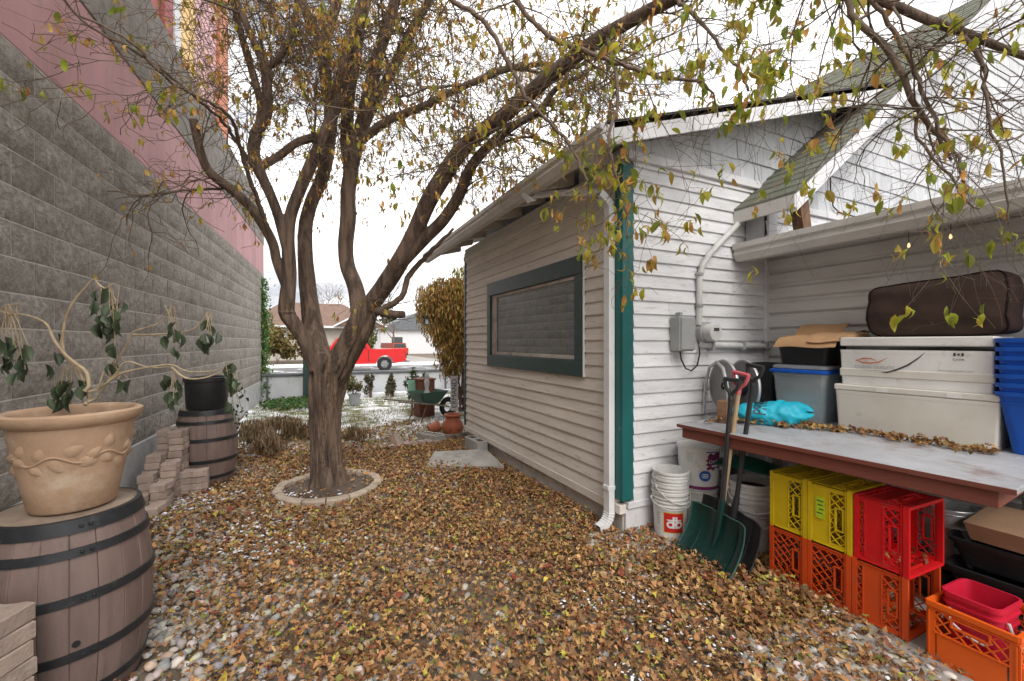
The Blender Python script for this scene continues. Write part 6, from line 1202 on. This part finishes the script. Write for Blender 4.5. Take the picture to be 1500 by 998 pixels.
for a in (-2.1, -1.35): MB().lathe([(.022, 0), (.022, .004), (.001, .004)], 12, (.158 * math.cos(a), .158 * math.sin(a), .12), m=Matrix.Rotation(a, 4, 'Z') @ Matrix.Rotation(R(90), 4, 'Y')).build('opening', 'black_rubber', TPt)
TP2 = thing('clay_pot', 'small broken clay pot lying left of the glossy one', 'pot', (1.72, 6.55, .08)); MB().lathe([(.06, 0), (.085, .14), (.095, .145), (.095, .17), (.08, .17), (.05, .01), (.001, .01)], 18, m=Matrix.Rotation(R(75), 4, 'Y')).build('pot_body', 'terracotta_red', TP2, 35)
CI = thing('cinder_block', 'grey hollow cinder block lying on the ground by the clay pots', 'block', (1.66, 6.12, 0), R(28))
for x0, x1, y0, y1 in ((-.095, -.065, -.2, .2), (.065, .095, -.2, .2), (-.064, .064, -.2, -.17), (-.064, .064, .17, .2), (-.064, .064, -.085, -.06), (-.064, .064, .03, .055)): MB().cbox(x0, x1, y0, y1, 0, .10, .003).build('web', 'concrete', CI)
# ------------------------------------------------------------------ across the street
TR = thing('pickup_truck', 'bright red pickup truck parked on the street beyond the wall', 'truck', (2.75, 25.9, -.19), 0)
# faces -x; local origin under the rear axle ; tail at +x
wy = .95
def side_poly(arches):
    top = [(1.15, .62), (1.18, .95), (1.16, 1.22), (-.75, 1.22)]
    return top
def arch(cx, r=.47, n=10): return [(cx + r * math.cos(math.pi - math.pi * i / n), .42 + r * math.sin(math.pi - math.pi * i / n)) for i in range(n + 1)]
body = [(-3.95, .55), (-4.0, .95), (-3.85, 1.10), (-2.85, 1.20), (-.70, 1.20), (-.70, 1.24), (1.15, 1.26), (1.18, .60), (.95, .50)] + [(x, z) for x, z in arch(0)][::-1] + [(-.5, .42), (-2.7, .42)] + [(x, z) for x, z in arch(-3.25)][::-1]
MB().prism(body, -wy, wy, 'xz').build('body', 'truck_red', TR)
cab = [(-2.95, 1.205), (-2.45, 1.85), (-1.2, 1.92), (-.72, 1.25), (-.72, 1.205)]
MB().prism(cab, -wy + .08, wy - .08, 'xz').build('cab', 'truck_red', TR)
for p in ([(-2.75, 1.28), (-2.35, 1.78), (-1.95, 1.80), (-1.95, 1.28)], [(-1.85, 1.28), (-1.85, 1.80), (-1.3, 1.82), (-.95, 1.28)]): MB().prism(p, -wy + .07, -wy + .078, 'xz').build('side_window', 'glass_dark', TR)
MB().cbox(1.185, 1.42, -.9, .9, .45, .64, .03).build('bumper', 'rim', TR); MB().cbox(1.10, 1.195, -wy - .008, -wy + .15, .85, 1.18, .01).build('tail_light', 'lamp_red', TR)
MB().cbox(-.9, -.86, -wy - .004, -wy + .02, .55, 1.18, .002).build('door_seam', 'black_rubber', TR); MB().cbox(-1.25, -1.05, -wy - .03, -wy, 1.0, 1.04, .005).build('door_handle', 'truck_red', TR)
for cx in (0, -3.25):
    w_ = obj('wheel', MB().lathe([(.22, -.13), (.36, -.14), (.40, -.10), (.40, .10), (.36, .14), (.22, .13)], 28, m=Matrix.Rotation(R(90), 4, 'X')).mesh('wheel', 40), 'tyre', TR, (cx, -wy + .13, .40))
    MB().lathe([(.24, -.10), (.23, .02), (.06, .03), (.001, .03)], 24, m=Matrix.Rotation(R(90), 4, 'X')).build('rim', 'rim', w_, 40)
    for k in range(5): a = k * 1.2566; MB().cbox(.05, .21, -.145, -.03, -.03, .03, .006, Matrix.Rotation(a, 4, 'Y')).build('spoke', 'rim', w_)
TR.location.x = 4.05; 
SV = thing('parked_car', 'orange-red car parked in the driveway farther behind the pickup', 'car', (8.6, 44, -.17), R(8))
MB().prism([(-.9, .3), (-.92, .95), (-.72, 1.05), (-.62, 1.55), (.62, 1.55), (.72, 1.05), (.92, .95), (.9, .3)], 0, 4.2, 'xz').build('body', 'suv_red', SV); MB().prism([(-.62, 1.08), (-.54, 1.48), (.54, 1.48), (.62, 1.08)], -.012, -.002, 'xz').build('rear_window', 'glass_dark', SV)
for s in (-1, 1): MB().cbox(.86 * s - .09, .86 * s + .03, -.03, .05, .75, 1.05, .01).build('tail_light', 'lamp_red', SV); MB().cbox(.78 * s - .12, .78 * s + .10, .4, 1.0, .0, .55, .05).build('wheel', 'tyre', SV)
MB().cbox(-.85, .85, -.06, 0, .28, .48, .02).build('bumper', 'black_plastic', SV)
# houses over the road
HA = thing('street_house', 'beige bungalow with brown roof and white trim across the street', 'house', (0, 0, -.2))
MB().box(-4.5, 6.1, 43.8, 53, 0, 3.2).build('wall', 'house_beige', HA)
HR_ = obj('roof', MB().add([(-5.2, 43.0, 3.1), (6.8, 43.0, 3.1), (6.8, 54, 3.1), (-5.2, 54, 3.1), (-2.0, 48, 5.6), (3.6, 48, 5.6)], [(0, 1, 5, 4), (1, 2, 5), (2, 3, 4, 5), (3, 0, 4), (0, 3, 2, 1)]).mesh('roof'), 'roof_brown', HA)
MB().cbox(-5.25, 6.85, 42.92, 42.99, 2.95, 3.15, .01).build('fascia', 'white_trim', HR_)
for x0, x1 in ((3.2, 4.6), (-3.2, -1.6), (.4, 1.8)):
    w_ = obj('window', MB().cbox(x0, x1, 43.70, 43.79, 1.0, 2.4, .01).mesh('window'), 'white_trim', HA); MB().box(x0 + .12, (x0 + x1) / 2 - .04, 43.66, 43.69, 1.12, 2.28).build('pane', 'glass_dark', w_); MB().box((x0 + x1) / 2 + .04, x1 - .12, 43.66, 43.69, 1.12, 2.28).build('pane', 'glass_dark', w_)
MB().cbox(5.9, 6.2, 43.1, 43.4, 0, 3.0, .02).build('porch_post', 'white_trim', HA); MB().cbox(-4.6, -4.4, 43.7, 43.8, 0, 3.2, .01).build('corner_board', 'white_trim', HA); MB().cbox(-5.4, -4.6, 43.9, 45.2, 0, 6.2, .03).build('chimney', 'brick_far', HA)
MB().prism([(2.4, 3.16), (4.7, 4.4), (7.0, 3.16)], 42.6, 47, 'xz').build('porch_gable', 'roof_brown', HR_); MB().prism([(2.2, 3.12), (4.7, 4.52), (7.2, 3.12), (6.9, 3.12), (4.7, 4.35), (2.5, 3.12)], 42.5, 42.58, 'xz').build('rake_board', 'white_trim', HR_)
HB = thing('street_house', 'pale house seen far down the driveway behind the orange car', 'house', (0, 0, -.2)); MB().box(9.5, 20, 62, 70, 0, 3.4).build('wall', 'white_trim', HB); MB().prism([(9, 3.4), (14.7, 6), (20.5, 3.4)], 61.5, 70.5, 'xz').build('roof', 'slate', HB); MB().box(11, 12.5, 61.93, 61.97, 1, 2.4).build('window', 'glass_dark', HB)
bush('round_bush', 'round brown-gold bush in front of the bungalow, left of the trunk', 'bush', (-1.9, 38.5, -.2), 1.5, 3.1, 2600, [(.20, .14, .05), (.14, .12, .04), (.26, .19, .07)], [2, 2, 1], (.2, .4), 12, 5)
bush('column_tree', 'narrow olive conifer in front of the bungalow window', 'tree', (5.2, 41.5, -.2), .62, 4.2, 1500, [(.12, .13, .05), (.18, .16, .06)], [2, 1], (.2, .36), 12, 4)
def bare_tree(label, x, y, h, seed, sp=1):
    t = thing('bare_tree', label, 'tree', (x, y, -.2), 0, 'bare trees across the street'); rs = random.Random(seed); MB().tube([(0, 0, 0), (.05, 0, h * .25), (.0, .05, h * .5)], [.16, .12, .08], 8).build('trunk', 'twig', t); b = MB()
    def grow(p, d, l, r, lev):
        q = p + d * l; b.tube([p, (p + q) / 2 + Vector((rs.gauss(0, .05 * l), 0, rs.gauss(0, .05 * l))), q], [r, r * .8, r * .6], 4, False)
        if lev < 5:
            for _ in range(3 if lev < 4 else 2): grow(q, (d + Vector((rs.gauss(0, .5), rs.gauss(0, .5), rs.gauss(.05, .35)))).normalized(), l * rs.uniform(.6, .82), r * .6, lev + 1)
    for k in range(3): grow(Vector((0, 0, h * (.25 + .1 * k))), Vector((rs.gauss(0, .5), rs.gauss(0, .4), .9)).normalized(), h * .2 * sp, .07, 0)
    b.build('crown', 'twig', t, fix=False)
bare_tree('bare grey tree behind the bungalow, far left beside the block wall', -6.5, 50, 9, 4, 1.1); bare_tree('bare tree behind the bungalow roof, seen through the fork', 1.5, 56, 8.5, 9); bare_tree('bare tree beyond the driveway, right of the bungalow', 10.5, 58, 8, 12)
def far_conifer(label, x, y, h, r, cols, n): bush('far_conifer', label, 'tree', (x, y, -.2), r, h, n, cols, [1] * len(cols), (.4, .8), 16, 4, group='evergreens beyond the houses')
far_conifer('dark evergreen beyond the driveway, behind the orange car', 13, 75, 7, 2.2, [(.05, .07, .03), (.08, .09, .04)], 1300)
# ------------------------------------------------------------------ gravel, fallen leaves, snow
def ground_z(P): return .012 * np.sin(P[:, 0] * 2.3 + P[:, 1] * 1.1) + .010 * np.sin(P[:, 1] * 3.1 - P[:, 0] * .7)
def vnoise(P, s, seed): return np.array([mnoise.noise((x * s, y * s, seed)) for x, y in P])
def allowed(P):
    x, y = P[:, 0], P[:, 1]; ok = (x > WX + .0612 * y + .03) & ~((x > SX - .01) & (y > SY - .01)) & ~((x > 2.5) & (y < 1.67) & (y > .64))
    ok &= ~((x > 2.24 + .22 * (1.15 - y)) & (y < 1.16) & (rng.random(len(x)) < .72)) & ~(((x - .21) ** 2 + (y - 4.5) ** 2 < .16) & (rng.random(len(x)) < .85))
    for cx, cy, r in ((BX, BY, .235), (BX2, BY2, .235), (.21, 4.56, .19), (PX, PY, .12), (2.66, 2.27, .12)): ok &= (x - cx) ** 2 + (y - cy) ** 2 > r * r
    return ok
def ico(sub):
    b = bmesh.new(); bmesh.ops.create_icosphere(b, subdivisions=sub, radius=1); v = np.array([p.co for p in b.verts]); t = np.array([[q.index for q in f.verts] for f in b.faces]); b.free(); return v, t
def pebbles(n, area, size, sub, dens=None):
    P = rng.uniform((area[0], area[2]), (area[1], area[3]), (n, 2)); P = P[allowed(P)]
    if dens is not None: P = P[rng.random(len(P)) < dens(P)]
    k = len(P); bv2, bt2 = ico(sub); bv2 = bv2 * (1 + .10 * rng.normal(size=(len(bv2), 1))); s = rng.uniform(*size, k); z = ground_z(P) + s * .16 + rng.uniform(0, .012, k)
    sc = np.stack([s * rng.uniform(.42, .62, k), s * rng.uniform(.34, .5, k), s * rng.uniform(.24, .36, k)], 1)
    return scatter(bv2, bt2, np.column_stack([P, z]), rotmats(rng.uniform(0, 6.28, k), rng.normal(0, .25, k), rng.normal(0, .25, k)), sc, palette([(.42, .38, .33), (.52, .48, .43), (.33, .30, .27), (.30, .30, .31), (.45, .35, .27), (.60, .57, .53), (.22, .20, .19)], [4, 3, 3, 2, 2, 1.5, 1], k, .12))
leftband = lambda P: np.clip(1.25 - .62 * (P[:, 0] + .75) - .12 * np.abs(P[:, 1] - 3.0) + .5 * vnoise(P, 1.6, 3.3), .10, 1)
V, T, C = join_scatter([pebbles(11500, (-1.4, 2.5, .9, 4.2), (.024, .052), 2, leftband), pebbles(16000, (-1.4, 2.1, 4.0, 6.2), (.02, .04), 1, lambda P: np.clip(1.0 - .5 * (P[:, 0] + .2) + .6 * vnoise(P, 1.2, 8), .12, 1)),
    pebbles(700, (1.75, 2.5, 1.9, 2.55), (.03, .06), 2), pebbles(900, (1.75, 2.45, .55, 1.35), (.025, .05), 2)])
tag(big_mesh('gravel', V, T, 'pebble', None, C, True), 'loose rounded pebbles in grey and tan spread over the yard', 'gravel', None, 'stuff')
def litter(n, area, size, dens, zlo=.008, zhi=.045):
    P = rng.uniform((area[0], area[2]), (area[1], area[3]), (n, 2)); P = P[allowed(P)]; P = P[rng.random(len(P)) < dens(P)]; k = len(P); z = ground_z(P) + .012 + rng.uniform(zlo, zhi, k)
    cols = palette([(.29, .145, .055), (.39, .215, .09), (.20, .098, .045), (.46, .25, .105), (.52, .35, .15), (.45, .39, .06), (.21, .21, .05), (.25, .06, .035), (.14, .08, .045), (.42, .155, .05)], [5, 5, 4, 2.4, 2.2, .8, 1.2, .4, 3, .35], k, .2); out_ = []
    kinds = [leaf_lobed(.3), leaf_lobed(-.5), leaf_lobed(.9), leaf_oval(.6, .5, .3), leaf_oval(-.4, -.7, .34), leaf_oval(1.1, .8, .22)]; wh = rng.choice(6, k, p=[.22, .2, .2, .14, .14, .10])
    yaw = rng.uniform(0, 6.28, k); tilt = rng.normal(0, .30, k); roll = rng.normal(0, .30, k); RM_ = rotmats(yaw, tilt, roll); s = rng.uniform(*size, k) * rng.choice([.75, 1, 1, 1.2, 1.5], k, p=[.25, .3, .25, .16, .04])
    for i, (bv2, bt2) in enumerate(kinds):
        q = wh == i; out_.append(scatter(bv2, bt2, np.column_stack([P, z])[q], RM_[q], np.repeat(s[q][:, None], 3, 1), cols[q]))
    return out_
pebbly = lambda P: np.clip(.88 - 1.0 * np.clip(.15 - P[:, 0], 0, 1) * np.clip(3.6 - P[:, 1], .3, 1.5) - .35 * np.clip(P[:, 0] - 1.6, 0, 1) * np.clip(1.5 - P[:, 1], 0, 1) + .55 * vnoise(P, 1.9, 5.5), np.clip(.10 + .5 * (P[:, 0] + .1), .07, .55), 1)
snowy = lambda P: np.clip(.95 - .5 * np.clip(P[:, 1] - 6.0, 0, 2) + .4 * vnoise(P, 1.1, 2), .03, 1)
ps = litter(46000, (-1.45, 2.75, .75, 3.4), (.020, .047), pebbly) + litter(26000, (-1.4, 2.1, 3.4, 6.0), (.028, .055), lambda P: np.clip(.92 - .55 * np.clip(-.1 - P[:, 0], 0, 1) + .3 * vnoise(P, 1.5, 9), .12, 1)) + litter(9000, (-.9, 2.4, 6.0, 9.0), (.035, .07), snowy) + litter(1500, (1.9, 2.6, 1.3, 2.1), (.03, .055), lambda P: np.ones(len(P)), .02, .07)
ps += litter(16000, (-1.4, 2.6, .75, 4.2), (.008, .022), lambda P: np.full(len(P), .8), .0, .05)
V, T, C = join_scatter(ps); print('litter tris', len(T)); tag(big_mesh('fallen_leaves', V, T, 'leaf_litter', None, C), 'brown and yellow fallen leaves carpeting the yard', 'leaves', None, 'stuff')
# leaves on the bench and in crates
def small_litter(name, label, P3, size):
    k = len(P3); bv2, bt2 = leaf_lobed(.7); bv3, bt3 = leaf_oval(.7, .6, .3); h = k // 2; c = palette([(.30, .16, .06), (.38, .22, .08), (.20, .10, .045), (.48, .33, .1)], [4, 3, 3, 1], k, .2); RM_ = rotmats(rng.uniform(0, 6.28, k), rng.normal(0, .5, k), rng.normal(0, .5, k)); s = np.repeat(rng.uniform(*size, k)[:, None], 3, 1)
    V, T, C = join_scatter([scatter(bv2, bt2, P3[:h], RM_[:h], s[:h], c[:h]), scatter(bv3, bt3, P3[h:], RM_[h:], s[h:], c[h:])]); tag(big_mesh(name, V, T, 'leaf_litter', None, C), label, 'leaves', None, 'stuff')
k = 400; f_ = rng.random(k); yb = 2.12 - 1.22 * f_; xb = 2.60 + (.52) * np.clip(f_ * 1.9, 0, 1) ** .6 + np.abs(rng.normal(0, .06, k)) * -1 + .02 + .05 * f_; P3 = np.column_stack([xb, yb, .862 + np.abs(rng.normal(0, .012, k)) + .02 * (f_ < .35) * rng.random(k)])
small_litter('bench_leaves', 'dry brown leaves drifted against the boxes on the bench', P3, (.03, .055))
k = 170; P3 = np.column_stack([rng.uniform(2.55, 2.82, k), rng.uniform(1.02, 1.66, k), np.where(rng.random(k) < .5, .052, .349) + rng.uniform(0, .012, k)]); small_litter('crate_leaves', 'dry leaves lying inside the stacked crates', P3, (.03, .05))
# snow flecks lying in the leaves
def flecks(n, area, size, dens):
    P = rng.uniform((area[0], area[2]), (area[1], area[3]), (n, 2)); P = P[allowed(P)]; P = P[rng.random(len(P)) < dens(P)]; k = len(P); bv2, bt2 = ico(2); bv2 = bv2 * (1 + .22 * rng.normal(size=(len(bv2), 1))); s = rng.uniform(*size, k)
    return scatter(bv2, bt2, np.column_stack([P, ground_z(P) + rng.uniform(.03, .05, k)]), rotmats(rng.uniform(0, 6.28, k), rng.normal(0, .2, k), rng.normal(0, .2, k)), np.stack([s, s * rng.uniform(.3, .9, k), s * .16], 1), np.full((k, 3), .82))
V, T, C = join_scatter([flecks(1300, (1.2, 2.5, .7, 2.0), (.006, .015), lambda P: np.clip(.25 + 1.3 * vnoise(P, 2.2, 1), 0, 1)), flecks(3600, (-1.3, .4, 3.2, 6.0), (.007, .019), lambda P: np.clip(.15 + 1.5 * vnoise(P, 1.8, 14), 0, 1)), flecks(1500, (-.2, .3, 4.2, 4.5), (.008, .022), lambda P: np.full(len(P), .12))])
tag(big_mesh('snow_flecks', V, T, 'snow', None, None, True), 'thin scraps of snow lying among leaves and pebbles', 'snow', None, 'stuff')
# grass blades on the lawn
n = 16000; P = rng.uniform((-.95, 6.2), (3.6, 11.5), (n, 2)); P = P[vnoise(P, .9, 30) + rng.normal(0, .25, n) > -.05]; k = len(P)
V, T, C = scatter(np.array([(-.5, 0, 0), (.5, 0, 0), (.15, .3, 1)]), np.array([(0, 1, 2)]), np.column_stack([P, ground_z(P) + .01]), rotmats(rng.uniform(0, 6.28, k), rng.normal(0, .3, k), rng.normal(0, .3, k)), np.stack([rng.uniform(.006, .014, k), rng.uniform(.02, .05, k), rng.uniform(.03, .07, k)], 1), palette([(.16, .19, .06), (.27, .25, .09), (.11, .14, .04), (.34, .29, .14)], [3, 3, 2, 1], k))
tag(big_mesh('grass', V, T, 'bush_leaf', None, C), 'short thin grass poking through snow on the lawn', 'grass', None, 'stuff')
